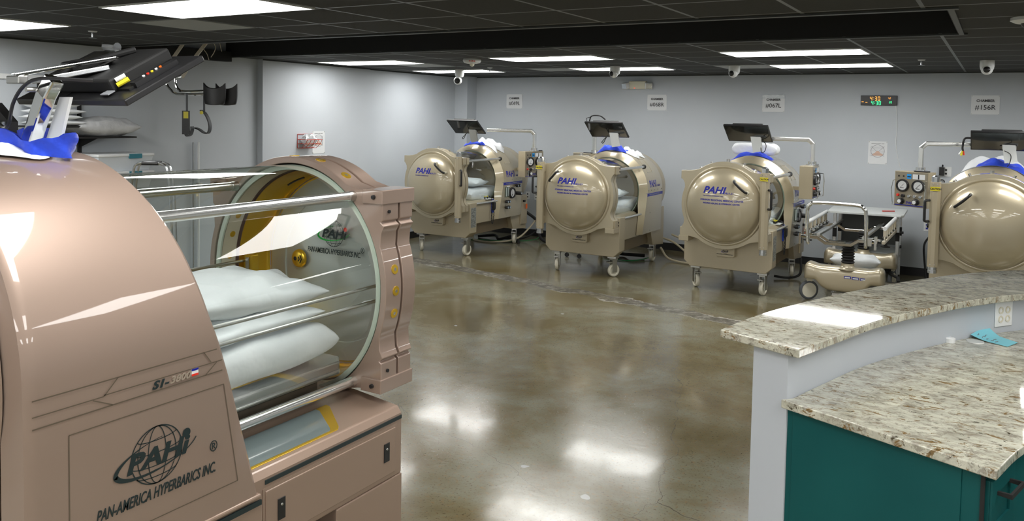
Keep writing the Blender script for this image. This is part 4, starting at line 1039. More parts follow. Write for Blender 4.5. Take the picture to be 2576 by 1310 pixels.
gauge_console(chambers[1], -.70, 1.62, radians(-20), -1, armp(-.56, 1.60, -.20, .98, 1.64))
gauge_console(chambers[2], .635, .93, radians(91), 1, armp(.66, .95, .10, .90, 1.64))
gauge_console(chambers[3], -.675, .70, radians(-24), -1, armp(-.63, .70, .0, .88, 1.64))
# monitors over the tubes
MON = [(-.03, .72, 1.675, 'black screen over the furthest left champagne chamber'), (.0, .72, 1.69, 'black screen over the chamber under the 068R sign, cable looped on top'),
       (.0, .72, 1.69, 'black screen over the chamber beside the trolley'), (.05, .72, 1.68, 'black screen over the rightmost chamber, dangling a yellow plug')]
for k, (x, y, z, lb) in enumerate(MON):
    p = toworld(k, x, y, z)
    o, M_ = monitor('monitor', p.x, p.y, p.z, .50, .30, radians(53), CH[k][2], lb, thick=.04)
    # hanging bracket with pale reading mirror
    build('bracket', MB().sqtube([(.07, .04, .01), (.09, .07, -.14), (.10, .08, -.2)], .11, .02, up=(0, 1, 0)), WHITE if k != 0 else STEEL, o, smooth=0)
    build('hinge_block', MB().box(.02, .14, .05, .19, -.075, -.035), STEEL, o, smooth=0, bevel=.004)
    if k == 1:
        build('cable_loop', MB().tube(smoothpath([(-.20, -.08, .10), (-.16, -.10, .17), (-.05, -.10, .175), (.02, -.09, .13)], 6), .008, 8).tube(smoothpath([(-.23, -.08, .10), (-.24, -.08, .14), (-.18, -.08, .16)], 5), .004, 6), BLACK, o)
    if k in (0, 1): build('dangling_cable', MB().tube(smoothpath([(0, .05, -.06), (-.04, .03, -.11), (-.07, .02, -.15), (-.05, .02, -.16), (-.02, .03, -.10), (.0, .05, -.06)], 6), .005, 6), BLACK, o)
    if k == 2: build('dangling_cable', MB().tube(smoothpath([(.14, .08, -.06), (.19, .06, -.12), (.18, .05, -.19), (.14, .06, -.2), (.13, .07, -.10)], 6), .004, 6), BLACKM, o)
    if k == 3:
        cb_ = build('dangling_cable', MB().tube(smoothpath([(-.24, -.04, .03), (-.30, -.05, .02), (-.315, -.05, -.06), (-.31, -.05, -.10)], 6), .010, 8).tube(smoothpath([(.0, .06, -.07), (.09, .04, -.12), (.09, .04, -.20), (.07, .05, -.24)], 5), .004, 6).tube(smoothpath([(.24, .06, -.24), (.30, .02, -.17), (.37, 0, -.20), (.38, 0, -.27), (.32, .02, -.29)], 6), .004, 6), BLACK, o)
        build('plug', MB().tube([(-.312, -.05, -.10), (-.325, -.05, -.145)], .010, 8), YEL, cb_); build('plug', MB().tube([(-.318, -.045, -.10), (-.345, -.045, -.135)], .008, 8), WHITE, cb_); build('plug', MB().tube([(-.306, -.055, -.10), (-.300, -.05, -.14)], .007, 8), RED, cb_)
# cloths on top of the shells
def shellz(k):
    cx, cy, rz, _, _ = CH[k]
    def g(x, y):
        dx, dy = x-cx, y-cy; lx = dx*cos(rz)+dy*sin(rz); return ZC+sqrt(max(.01, .489**2-lx*lx))
    return g
for k, (lb1, lb2) in enumerate([('white folded blanket on top of the furthest left chamber', 'blue edged sheet draped at the front of the furthest left chamber top'),
                   ('white folded blanket on top of the chamber under the 068R sign', 'bright blue cloth on top of the chamber under the 068R sign'),
                   ('rolled white blanket on top of the chamber beside the trolley', 'blue cloth below the rolled white blanket beside the trolley arm'),
                   ('white crumpled blankets on top of the rightmost chamber', 'blue cloth bundled on top of the rightmost chamber')]):
    zf = shellz(k)
    if k == 0:
        a, b = toworld(k, .06, 1.15), toworld(k, -.05, .98)
        drape('blanket', a.x, a.y, 0, .46, .30, .085, 31, LINEN, lb1, zs=zf, group='white blankets on chambers'); drape('blue_cloth', b.x, b.y, 0, .30, .14, .045, 32, BLUECLOTH, lb2, 'cloth', zs=zf, group='blue cloths on chambers')
    elif k == 1:
        a, b = toworld(k, .16, 1.12), toworld(k, -.02, .98)
        drape('blanket', a.x, a.y, 0, .24, .30, .05, 33, LINEN, lb1, zs=zf, group='white blankets on chambers'); drape('blue_cloth', b.x, b.y, 0, .34, .18, .075, 34, BLUECLOTH, lb2, 'cloth', zs=zf, group='blue cloths on chambers')
    elif k == 2:
        a, b = toworld(k, -.02, 1.14), toworld(k, -.02, .99)
        rl_ = rot(pillow_mb(.52, .16, .14, 41, 24, .006, boxy=1), Matrix.Translation((a.x, a.y, 1.505)) @ Matrix.Rotation(CH[k][2], 4, 'Z'))
        setp(build('blanket', rl_, LINEN), lb1, 'blanket', 'white blankets on chambers'); drape('blue_cloth', b.x, b.y, 0, .42, .12, .05, 35, BLUECLOTH, lb2, 'cloth', zs=zf, group='blue cloths on chambers')
    else:
        a, b = toworld(k, .05, 1.18), toworld(k, .10, .99)
        drape('blanket', a.x, a.y, 0, .58, .26, .10, 36, LINEN, lb1, zs=zf, group='white blankets on chambers'); drape('blue_cloth', b.x, b.y, 0, .44, .20, .07, 37, BLUECLOTH, lb2, 'cloth', zs=zf, group='blue cloths on chambers')
# mattresses and pillows inside
for k in range(4):
    where = ['furthest left chamber', 'chamber under the 068R sign', 'chamber beside the trolley', 'rightmost chamber'][k]
    p = toworld(k, 0, .86, .70)
    mt = empty('mattress', 'white sheeted mattress inside the '+where, 'mattress', p, CH[k][2], 'mattresses in the champagne chambers')
    build('pad', rot(pillow_mb(.62, .98, .17, 50+k, 20, .004, boxy=1), Matrix.Translation((0, -.01, .06))), LINEN, mt)
    build('tray', MB().box(-.30, .30, -.50, .50, -.060, -.030), STEEL, mt, smooth=0)
    tr = MB().box(-.24, -.20, -.5, .5, -.095, -.061).box(.20, .24, -.5, .5, -.095, -.061)
    build('runner', tr, BLUEINK, mt, smooth=0)
    p2 = toworld(k, 0, .72, .915)
    setp(build('pillow', rot(pillow_mb(.50, .40, .12, 60+k, 20, .010), Matrix.Translation(p2) @ Matrix.Rotation(CH[k][2]+.1, 4, 'Z')), LINEN2), 'white pillow on the mattress inside the '+where, 'pillow', 'pillows in the champagne chambers')
# hoses and cables on the floor
def hose(name, pts, r_, m, lb, cat='hose'): setp(build(name, MB().tube(smoothpath(pts, 8), r_, 8), m), lb, cat)
TAN = mat('tan_hose', (.45,.40,.28), .5); GRNW = mat('green_wire_coat', (.01,.22,.06), .5)
hose('black_hose', [(-5.95, 10.35, .45), (-5.80, 10.45, .30), (-5.70, 10.40, .06), (-5.45, 10.30, .03), (-5.1, 10.20, .06), (-4.75, 10.25, .25)], .022, BLACKM, 'thick black hose looping over the floor between the first two chambers')
hose('black_hose', [(-5.92, 10.6, .80), (-5.78, 10.70, .72), (-5.74, 10.75, .45), (-5.85, 10.6, .18), (-6.0, 10.4, .04), (-6.3, 10.2, .03)], .012, BLACKM, 'black cable dropping from the wall behind the furthest left chamber')
hose('tan_hose', [(-5.65, 10.75, .55), (-5.75, 10.6, .50), (-5.86, 10.35, .22), (-5.98, 10.15, .06), (-6.25, 9.95, .015), (-6.55, 9.95, .015), (-6.7, 10.1, .03)], .013, TAN, 'tan hose curving under the furthest left chamber')
hose('green_wire', [(-6.07, YB-.01, .60), (-6.02, 10.85, .50), (-5.98, 10.80, .30), (-5.90, 10.70, .03), (-6.0, 10.35, .008), (-6.4, 10.1, .008), (-6.75, 10.0, .008)], .005, GRNW, 'green wire running from the wall outlet along the floor', 'wire')
hose('cable_bundle', [(-6.7, 10.25, .02), (-6.45, 10.32, .05), (-6.3, 10.2, .02), (-6.15, 10.35, .06), (-6.0, 10.25, .02), (-5.9, 10.1, .02)], .02, BLACKM, 'tangle of black cable under the rear of the furthest left chamber', 'cable')
hose('green_wire', [(-4.5, 9.9, .04), (-4.3, 9.75, .015), (-4.1, 9.7, .01), (-3.95, 9.85, .01), (-3.85, 10.1, .03)], .006, GRNW, 'green wire on the floor under the chamber under the 068R sign', 'wire')
hose('cable_bundle', [(-4.6, 10.1, .03), (-4.4, 10.0, .05), (-4.25, 10.05, .03), (-4.1, 9.95, .05), (-3.95, 10.05, .04)], .022, BLACKM, 'black cables bundled under the rear of the chamber under the 068R sign', 'cable')
hose('tan_hose', [(-3.78, 10.2, .28), (-3.65, 10.35, .20), (-3.35, 10.3, .03), (-3.2, 10.45, .02), (-3.4, 10.5, .16), (-3.72, 10.42, .30)], .014, TAN, 'tan hose looped behind the chamber under the 068R sign')
hose('tan_hose', [(-3.75, 10.1, .16), (-3.6, 10.05, .03), (-3.2, 9.95, .015), (-2.95, 10.0, .02), (-2.8, 10.2, .15)], .014, TAN, 'tan hose on the floor left of the chamber beside the trolley')
hose('black_cable', [(-2.2, 9.7, .03), (-2.05, 9.75, .02), (-1.95, 9.9, .05), (-1.98, 10.1, .2)], .014, BLACKM, 'black cable at the rear wheel of the chamber beside the trolley', 'cable')
hose('black_cable', [(-.60, YB-.02, .57), (-.68, YB-.03, .48), (-.72, 10.8, .38), (-.70, 10.78, .15), (-.66, 10.6, .02), (-.5, 10.3, .01)], .012, BLACKM, 'black cable hanging from the outlet left of the rightmost chamber', 'cable')
bf = empty('wheeled_foot', 'grey wheeled stand foot with a small black caster, left of the second chamber', 'stand', (-4.74, 9.55, 0))
build('foot', MB().box(-.12, .10, -.02, .02, .07, .10), ALU, bf, smooth=0, bevel=.004)
for x in (-.10, .08): build('caster', MB().tube([(x, -.012, .028), (x, .012, .028)], .028, 12), BLACK, bf)
for x in (-.10, .08): build('caster_stem', MB().tube([(x, 0, .05), (x, 0, .0695)], .008, 6), BLACK, bf)

# ------------------------------------------------------------------ rolling patient trolley
tr = empty('patient_trolley', 'chrome and champagne rolling trolley frame with black bellows columns', 'trolley', (-1.30, 9.2, 0))
TX, TY = -1.30, 9.2
def tl(x, y, z): return (x-TX, y-TY, z)
build('push_handle', MB().tube(smoothpath([tl(-1.635, 8.69, .60), tl(-1.645, 8.68, .64), tl(-1.655, 8.67, .93), tl(-1.625, 8.67, 1.0), tl(-1.56, 8.67, 1.02), tl(-1.20, 8.67, 1.02), tl(-1.125, 8.67, .995), tl(-1.10, 8.67, .93), tl(-1.095, 8.68, .66), tl(-1.095, 8.69, .60)], 7), .0185, 14), CHROME, tr)
for y0 in (8.70, 8.86, 9.92):
    fr = MB()
    fr.sqtube([tl(-1.66, y0, .665), tl(-1.555, y0, .665), tl(-1.475, y0, .615), tl(-1.235, y0, .615), tl(-1.165, y0, .665), tl(-1.05, y0, .665)], .035, .03)
    build('cross_frame', fr, CHROME, tr, smooth=0, bevel=.003)
for x in (-1.55, -1.12): build('long_bar', MB().sqtube([tl(x, 8.72, .692), tl(x+.01, 10.15, .692)], .035, .024), STEEL, tr, smooth=0, bevel=.003)
build('corner_fitting', MB().box(*[q for q in (-1.735-TX, -1.71-TX, 8.68-TY, 8.73-TY, .585, .70)]).tube([tl(-1.71, 8.70, .665), tl(-1.655, 8.70, .665)], .016, 10), CHROME, tr, smooth=0, bevel=.003)
build('corner_fitting', MB().box(-1.02-TX, -.995-TX, 8.68-TY, 8.73-TY, .585, .72).tube([tl(-1.02, 8.70, .665), tl(-1.095, 8.70, .665)], .02, 10).box(-1.09-TX, -1.04-TX, 8.68-TY, 8.74-TY, .62, .70), CHROME, tr, smooth=0, bevel=.003)
for x, sg_ in ((-1.715, -1), (-.955, 1)):
    ra = build('side_rail', MB().tube([tl(x, 8.95, .775), tl(x, 10.15, .785)], .021, 12), WHITE, tr)
    for k in range(6):
        y0 = 8.97+.22*k
        build('rail_post', MB().tube([tl(x, y0, .76), tl(x, y0, .695)], .016, 10), BEIGEW, ra)
        build('rail_fitting', MB().lathe([(0, .672), (.02, .675), (.024, .688), (.014, .6945)], c=tl(x, y0, 0), axis='Z', n=12).tube([tl(x, y0, .68), tl(x, y0+.06, .655), tl(x-.02*sg_, y0+.11, .66)], .007, 8), CHROME, ra)
    build('rail_bar', MB().box(x-.018-TX, x+.012-TX, 8.88-TY, 10.18-TY, .625, .652), BEIGEW if sg_ > 0 else STEEL, ra, smooth=0, bevel=.002)
    build('link', MB().sqtube([tl(x, 8.98, .64), tl(x-sg_*.12, 8.98, .66)], .03, .02).sqtube([tl(x, 9.92, .64), tl(x-sg_*.12, 9.92, .66)], .03, .02), CHROME, ra, smooth=0)
    build('clamp_pad', MB().lathe([(0, .575), (.045, .577), (.045, .586), (.018, .59), (.014, .625)], c=tl(x-sg_*.0, 9.05, 0), axis='Z', n=16), BLACKM, ra)
def trolley_base(y0, nm, badge):
    # smooth swept moulding, bone shaped seen from above
    mb = MB(); n = 40; half = .385
    def sec(t):  # t in [-1,1] along x
        a = abs(t); top = .378+.022*math.exp(-((a-.86)/.14)**2)
        bot = .222-.10*max(0, 1-(a/.66)**5) if a < .66 else .222
        hw = .105+.02*a*a
        e = sqrt(max(0, 1-max(0, (a-.88)/.12)**2)); return top-(1-e)*.06, bot, hw*(.25+.75*e)
    V = []
    for i in range(n+1):
        t = -1+2*i/n; t = math.copysign(1-(1-abs(t))**1.25, t); tp, bt_, hw = sec(t); ring = []
        for yy, zz_ in ((-1, .12), (-1, .55), (-.93, .85), (-.7, .97), (0, 1.03), (.7, .97), (.93, .85), (1, .55), (1, .12), (.85, 0), (-.85, 0)):
            ring.append(mb.v((t*half, y0-TY+yy*hw, bt_+(tp-bt_)*zz_)))
        V.append(ring)
    for A, B in zip(V, V[1:]):
        for k in range(len(A)): mb.bm.faces.new((A[k], A[(k+1) % len(A)], B[(k+1) % len(A)], B[k]))
    mb.bm.faces.new(V[0]); mb.bm.faces.new(V[-1][::-1])
    b = build(nm, mb, CHAMP, tr, smooth=60, subd=1)
    build('column_collar', MB().lathe([(.115, .36), (.085, .368), (.068, .385), (.062, .40), (.062, .415), (0, .415)], c=(.03, y0-TY, 0), axis='Z', n=32), CHAMP, b, smooth=60)
    pr = [(.052, .4155)]
    for k in range(7): pr += [(.066, .430+.028*k), (.050, .444+.028*k)]
    if True: build('bellows', MB().lathe(pr+[(.05, .61), (0, .612)], c=(.03, y0-TY, 0), axis='Z', n=28), BLACKM, b, smooth=0)
    if badge:
        for k in range(3): 
            bg = build('badge', MB().box(.015+.075*k, .080+.075*k, y0-TY-.1085, y0-TY-.1055, .275-.003*k, .300-.003*k), BLUEINK, b, smooth=0)
            build('badge_mark', MB().box(.022+.075*k, .073+.075*k, y0-TY-.1097, y0-TY-.1085, .280-.003*k, .292-.003*k), WHITE, bg, smooth=0)
    return b
b1 = trolley_base(8.80, 'front_base', True); b2 = trolley_base(9.90, 'rear_base', False)
build('centre_beam', MB().prism([(-.31, .16), (.62, .18), (.62, .26), (-.31, .24)], -.06, .09, 'YZ'), CHAMP, tr, smooth=0, bevel=.02, seg=3)
for x, y, a_ in ((-.335, -.42, -.95), (.33, -.38, .5), (-.33, .72, .3), (.34, .72, -.2)):
    M_ = Matrix.Translation((x, y, 0)) @ Matrix.Rotation(a_, 4, 'Z')
    cs = build('caster', rot(MB().prism([(-.018, .235), (-.03, .17), (-.03, .06), (.0, .045), (.03, .08), (.03, .235)], -.012, .0125, 'YZ').lathe([(0, -.030), (.070, -.028), (.076, -.018), (.076, .014), (0, .016)], c=(0, 0, .1005), axis='X', n=28), M_), CREAM, tr, smooth=40)
    build('tyre', rot(MB().lathe([(.0765, -.026), (.092, -.024), (.099, -.012), (.100, 0), (.099, .010), (.090, .018), (.0765, .018), (.0765, -.026)], c=(-.002, 0, .1005), axis='X', n=32), M_), RUBBER, cs, smooth=50)
build('pedal', MB().sqtube([(.30, .70, .17), (.42, .45, .17), (.44, .28, .16)], .03, .02).tube([(.30, .30, .13), (.46, .30, .13)], .014, 8), BLACKM, tr, smooth=0)
build('pedal_frame', MB().box(-.10, .14, -.46, -.42, .085, .105).box(.26, .40, .18, .22, .13, .15), STEEL, tr, smooth=0)
setp(build('pillow', rot(pillow_mb(.50, .36, .15, 71, 20, .012), Matrix.Translation((-1.27, 9.32, .365)) @ Matrix.Rotation(.1, 4, 'Z') @ Matrix.Rotation(-.12, 4, 'X')), LINEN2), 'upper white pillow lying on the trolley base between its columns', 'pillow')
setp(build('pillow', rot(pillow_mb(.42, .30, .06, 72, 16, .008), Matrix.Translation((-1.25, 9.32, .275)) @ Matrix.Rotation(-.08, 4, 'Z')), LINEN2), 'lower white cloth under the pillow on the trolley base', 'cloth')
# work table against the wall
tb = empty('utility_table', 'grey metal table with pale top against the wall behind the trolley', 'table', (-1.28, 10.27, 0), .05)
build('table_top', MB().prism([(-.405, -.36), (-.375, -.385), (.36, -.385), (.39, -.35), (.40, .35), (-.41, .35)], .80, .825, 'XY'), mat('pale_laminate', (.60,.63,.62), .4), tb, smooth=0, bevel=.004)
for x in (-.33, .33):
    for y in (-.27, .27):
        lg = build('leg', MB().box(x-.018, x+.018, y-.018, y+.018, .055, .7995), ALU, tb, smooth=0, bevel=.003)
        build('black_sleeve', MB().box(x-.021, x+.021, y-.021, y+.021, .52, .62), BLACKM, lg, smooth=0)
        build('caster', MB().tube([(x-.012, y, .03), (x+.012, y, .03)], .0295, 12), BLACK, lg)
build('shelf', MB().box(-.33, .33, -.27, .27, .36, .378), mat('grey_laminate', (.38,.41,.41), .5), tb, smooth=0)
build('shelf', MB().box(-.33, .33, -.27, .27, .29, .305), WHITE, tb, smooth=0)
build('back_panel', MB().box(-.31, .31, .275, .29, .40, .799), mat('dark_grey_panel', (.10,.11,.11), .5), tb, smooth=0)
setp(build('side_knob', MB().tube([(.355, -.27, .62), (.39, -.27, .62)], .014, 10).tube([(.355, -.27, .46), (.375, -.27, .46)], .018, 10), BLACK, tb), None)
setp(build('red_pen', MB().tube([(-1.12, 10.17, .832), (-1.00, 10.25, .832)], .0065, 8), mat('red_plastic', (.5,.03,.02), .4)), 'red pen lying on the pale table top behind the trolley', 'pen')

# ------------------------------------------------------------------ rose gold chamber in the foreground
PX, PY = -2.53, 1.75
pc_ = empty('hyperbaric_chamber', 'large rose gold hyperbaric chamber with clear acrylic tube in the left foreground', 'hyperbaric chamber', (PX, PY, 0))
def PB(name, mb, m, parent=None, **kw):
    bmesh.ops.transform(mb.bm, matrix=Matrix.Translation((0, -PY, 0)), verts=mb.bm.verts)
    return build(name, mb, m, parent or pc_, **kw)
ZP = 1.15; RT = .478
# cabinet
cabp = PB('base_cabinet', MB().prism([(-.55, .43), (.55, .43), (.55, .672), (.53, .697), (.30, .72), (-.30, .72), (-.53, .697), (-.55, .672)], 1.00, 2.50), ROSED, smooth=0, bevel=.006)
PB('cabinet_trim_stripe', MB().box(.5502, .5535, 1.80, 2.495, .650, .664), DKINK, cabp, smooth=0)
dp = PB('side_door', MB().box(.5502, .556, 1.80, 2.455, .452, .628), ROSED, cabp, smooth=0, bevel=.003)
PB('door_groove', MB().box(.5501, .5525, 1.79, 2.465, .442, .638), ROSED, cabp, smooth=0)
for y, z in ((2.40, .545), (1.865, .548)):
    lt = PB('latch', MB().box(.5563, .5595, y-.016, y+.016, z-.036, z+.036), BLACK, dp, smooth=0, bevel=.001)
    PB('latch_button', MB().lathe([(0, .563), (.004, .562), (.005, .5597)], c=(0, y, z+.014), axis='X', n=8), STEEL, lt)
PB('base_foot', MB().box(-.545, .553, 2.13, 2.50, .0, .4295), ROSED, cabp, smooth=0, bevel=.004)
PB('base_foot', MB().box(-.545, .553, 1.02, 1.50, .0, .4295), ROSED, cabp, smooth=0, bevel=.004)
PB('base_recess', MB().prism([(1.5, .0), (2.13, .0), (2.13, .428), (1.95, .428), (1.5, .428)], -.45, .45, 'YZ'), BLACKM, cabp, smooth=0)
# display window on the cabinet top
def slope(mb_):
    for v in mb_.bm.verts: v.co.z += .72-(v.co.x-.30)*.1-.70
    return mb_
dw = PB('display_window', slope(MB().prism([(.345, 1.50), (.515, 1.50), (.515, 2.175), (.50, 2.195), (.355, 2.30), (.335, 2.30)], .7001, .7022, 'XY')), GOLD, cabp, smooth=0, bevel=.002)
PB('display_glass', slope(MB().prism([(.340, 1.50), (.503, 1.50), (.503, 2.145), (.49, 2.16), (.36, 2.24), (.340, 2.24)], .7023, .7035, 'XY')), mat('grey_display_glass', (.16,.20,.20), .15, 0, .8), dw, smooth=0)
# main shell
prof = []
nT = 48; RS = .562
def yfront(z): 
    pts = [(1.712, 1.50), (1.36, 1.565), (1.237, 1.592), (1.118, 1.633), (.92, 1.687), (.661, 1.759), (0, 1.90)]
    for (z0, y0), (z1, y1) in zip(pts, pts[1:]):
        if z >= z1: return y0+(y1-y0)*(z0-z)/(z0-z1)
    return 1.76
ring = [(.565, .64), (.565, .80), (.565, .92), (.5645, 1.05)]+[(RS*cos(pi*k/nT), ZP+RS*sin(pi*k/nT)) for k in range(nT+1)]+[(-.5645, 1.05), (-.565, .92), (-.565, .80), (-.565, .64)]
def inn_pt(x, z):
    if z > .95:
        a = atan2(z-ZP, x); return (.492*cos(a), ZP+.492*sin(a))
    return (math.copysign(.455 if z > .7 else .50, x), z)
mb = MB()
R0 = [mb.v((*[inn_pt(x, z)[0]], yfront(z)-.045, inn_pt(x, z)[1])) for x, z in ring]
R1 = [mb.v((x*.988, yfront(z)-.004, ZP+(z-ZP)*.988 if z > ZP else z)) for x, z in ring]
R2 = [mb.v((x, yfront(z)-.014, z)) for x, z in ring]
R2b = [mb.v((x, yfront(z)-.030, z)) for x, z in ring]
R3b = [mb.v((x, 1.080, z)) for x, z in ring]
R3 = [mb.v((x, 1.062, z)) for x, z in ring]
R4 = [mb.v((x*.985, 1.046, ZP+(z-ZP)*.985 if z > ZP else z)) for x, z in ring]
R5 = [mb.v((x*.86, 1.03, ZP+(z-ZP)*.86)) for x, z in ring]
for A, B in zip((R0, R1, R2, R2b, R3b, R3, R4), (R1, R2, R2b, R3b, R3, R4, R5)):
    for k in range(len(A)-1): mb.bm.faces.new((A[k], A[k+1], B[k+1], B[k]))
    mb.bm.faces.new((A[0], B[0], B[-1], A[-1]))
shell = PB('shell', mb, ROSE, smooth=28)
PB('shell_lining', MB().lathe([(.488, 1.47), (.488, 1.09), (0, 1.085)], c=(0, 0, ZP), n=64), ROSED, smooth=40)
lip = MB()
lip.box(-.572, .572, 1.045, 1.768, .625, .6395)
PB('shell_lip', lip, ROSED, shell, smooth=0, bevel=.005)
PB('shell_stripe', MB().box(.5655, .5722, 1.05, 1.768, .604, .620), DKINK, shell, smooth=0)
PB('lower_skirt', MB().box(-.566, .566, 1.05, 1.775, .0, .6035), ROSED, shell, smooth=0, bevel=.003)
PB('rear_plate', MB().lathe([(.50, 1.029), (.485, 1.0), (.47, .99)]+dome_prof(.462, .30, .985, sgn=-1), c=(0, 0, ZP), n=72), ROSED, smooth=50)
# decals on the flat side: a runs +Y, b runs up
XS = .5655
def SD(y0, z0): return lambda a, b, d=0: Vector((XS+d, y0+a-PY, z0+b))
SHX = MB()
def sline(mb_, pts, w_=.0035, xo=XS+.0006):
    for p, q_ in zip(pts, pts[1:]):
        d = Vector((q_[0]-p[0], q_[1]-p[1])); n_ = Vector((-d.y, d.x)).normalized()*w_/2
        mb_.bm.faces.new([mb_.v((xo, c[0], c[1])) for c in ((p[0]+n_.x, p[1]+n_.y), (p[0]-n_.x, p[1]-n_.y), (q_[0]-n_.x, q_[1]-n_.y), (q_[0]+n_.x, q_[1]+n_.y))])
LGREY = mat('taupe_pinstripe', (.13,.10,.07), .4)
dl = MB()
sline(dl, [(1.062, 1.142), (1.60, 1.142)]); sline(dl, [(1.062, 1.102), (1.245, 1.102), (1.285, 1.142)], .003); sline(dl, [(1.245, 1.105), (1.62, 1.105)], .003)
sline(dl, [(1.062, 1.072), (1.62, 1.074)], .0035); sline(dl, [(1.215, 1.100), (1.27, 1.073)], .003)
sline(dl, [(1.555, 1.142), (1.58, 1.107)], .003); sline(dl, [(1.56, 1.074), (1.60, 1.104)], .003)
PB('pinstripes', dl, LGREY, shell, smooth=0, recalc=False)
text_mesh('model_lettering', 'S1-', .030, DKINK, lambda a, b, d: SD(1.385, 1.080)(a, b, .001+d), shell, shear=.3, bold=.0012, sx=1.3)
text_mesh('model_number', '3800', .026, mat('pale_taupe_decal', (.34,.28,.22), .4), lambda a, b, d: SD(1.440, 1.082)(a, b, .001+d), shell, shear=.3, bold=.0008, sx=1.3)
fl = PB('flag_badge', MB().box(XS, XS+.0008, 1.512, 1.535, 1.083, 1.104), WHITE, shell, smooth=0)
PB('flag_stripe', MB().box(XS+.0008, XS+.0014, 1.512, 1.535, 1.098, 1.104), BLUEINK, fl, smooth=0); PB('flag_stripe', MB().box(XS+.0008, XS+.0014, 1.512, 1.535, 1.083, 1.089), RED, fl, smooth=0)
pn = MB()
PO = [(1.152, 1.030), (1.625, 1.030), (1.678, .715), (1.152, .715), (1.152, 1.030)]
sline(pn, PO, .0030)
PB('panel_outline', pn, LGREY, shell, smooth=0, recalc=False)
globe_logo(shell, .265, lambda a, b, d: SD(1.40, .895)(a, b, .0005+d), (DKINK,)*4, 'emblem')
text_mesh('company_lettering', 'PAN-AMERICA HYPERBARICS INC.', .044, DKINK, lambda a, b, d: SD(1.408, .775)(a, b, .001+d), shell, shear=.3, align='CENTER', sx=.56, bold=.0006)
text_mesh('registered_mark', '\u00ae', .045, DKINK, lambda a, b, d: SD(1.575, .838)(a, b, .001+d), shell, sx=.8)
# tube frame ring
outp = outline(.512, .492, .392, .278, ZP)
YF0, YF1, YG, YD = 2.44, 2.535, 2.548, 2.625
PB('tube_frame', MB().annulus(outp, inner_for(outp, ZP, .484), YF0, YF1), ROSE, smooth=35, bevel=.008)
PB('frame_gasket', MB().annulus([(x*.955, ZP+(z-ZP)*.955) for x, z in outp], inner_for(outp, ZP, .45), YF1+.0003, YG-.0003), mat('dark_groove', (.10,.06,.05), .6), smooth=35)
door = PB('door_ring', MB().annulus(outp, inner_for(outp, ZP, .452), YG, YD), ROSE, smooth=35, bevel=.010)
PB('door_dome', MB().lathe([(.50, 2.6255), (.49, 2.64)]+dome_prof(.462, .19, 2.645, sgn=1), c=(0, 0, ZP), n=72), ROSE, smooth=50)
# ear blocks with bolts
for z0, z1, zt in ((ZP+.345, ZP+.400, 1), (ZP-.400, ZP-.345, -1)):
    for sx in (-1, 1):
        eb = PB('ear_clamp', MB().box(min(sx*.395, sx*.498), max(sx*.395, sx*.498), YF0-.010, YD+.006, z0, z1), ROSE, smooth=0, bevel=.003)
        PB('clamp_bolt', MB().lathe([(0, YF0-.020), (.008, YF0-.019), (.009, YF0-.0105)], c=(sx*.455, 0, (z0+z1)/2), n=12), BLACK, eb)
        PB('clamp_screw', MB().lathe([(0, sx*.0065), (.007, sx*.006), (.007, 0)], c=(sx*.4925, YF0+.035, ZP+zt*.315), axis='X', n=10), BLACK, eb)
gb = MB(); gb2 = MB()
for a in (94, 77, 60, 110, 130):
    c_, s_ = cos(radians(a)), sin(radians(a))
    p = Vector((c_*.512, 2.49, ZP+s_*.512)); d = Vector((c_, 0, s_)); gb.tube([p-d*.003, p+d*.0025], .021, 20); gb2.tube([p+d*.0026, p+d*.0035], .007, 10)
for dz in (.085, 0, -.09):
    x = sqrt(.512**2-dz**2); p = Vector((x, 2.50, ZP+dz)); d = Vector((x, 0, dz)).normalized(); gb.tube([p-d*.003, p+d*.0025], .019, 20); gb2.tube([p+d*.0026, p+d*.0035], .007, 10)
PB('gold_plugs', gb, GOLD, smooth=40); PB('plug_screws', gb2, STEEL, smooth=40)
# acrylic tube
PB('acrylic_tube', MB().lathe([(RT, 1.48), (RT, 2.455)], c=(0, 0, ZP), n=128), ACRYL, smooth=60)
PB('tube_edge', MB().lathe([(RT-.0005, 2.4465), (RT-.0005, 2.456), (RT-.022, 2.456), (RT-.022, 2.4465), (RT-.0005, 2.4465)], c=(0, 0, ZP), n=128), ACREDGE, smooth=40)
PB('tube_lining_ring', MB().lathe([(.455, 2.457), (.455, 2.545)], c=(0, 0, ZP), n=96), mat('ivory_ring', (.62,.58,.45), .35), smooth=60)
hl_ = MB()
for a in (150, 162, 175, 196, 205): 
    c_, s_ = cos(radians(a)), sin(radians(a)); p = Vector((c_*.4545, 2.50, ZP+s_*.4545)); d = Vector((c_, 0, s_)); hl_.tube([p-d*.002, p+d*.001], .014, 16)
PB('ring_ports', hl_, GOLD, smooth=40)
PB('gold_door_liner', MB().lathe([(.449, 2.55), (.447, 2.62), (.44, 2.70), (.425, 2.72), (.412, 2.722)], c=(0, 0, ZP), n=96), GOLD, smooth=50)
ds = PB('door_inner_disc', MB().lathe([(.415, 2.716), (.40, 2.718), (.335, 2.722), (.333, 2.728), (0, 2.736)], c=(0, 0, ZP), n=128), DISC, smooth=50)
PB('gold_vent', MB().lathe([(0, 2.700), (.030, 2.702), (.040, 2.708), (.043, 2.72)], c=(-.235, 0, ZP+.02), n=28), GOLD, ds, smooth=50)
PB('vent_arcs', MB().tube([(-.225, 2.699, ZP+.03), (-.218, 2.699, ZP+.02), (-.225, 2.699, ZP+.01)], .0025, 6).tube([(-.214, 2.699, ZP+.038), (-.205, 2.699, ZP+.02), (-.214, 2.699, ZP+.002)], .0025, 6).lathe([(0, 2.6985), (.010, 2.70), (.0, 2.70)], c=(-.245, 0, ZP+.02), n=10), BLACK, ds)
arc_ = MB()
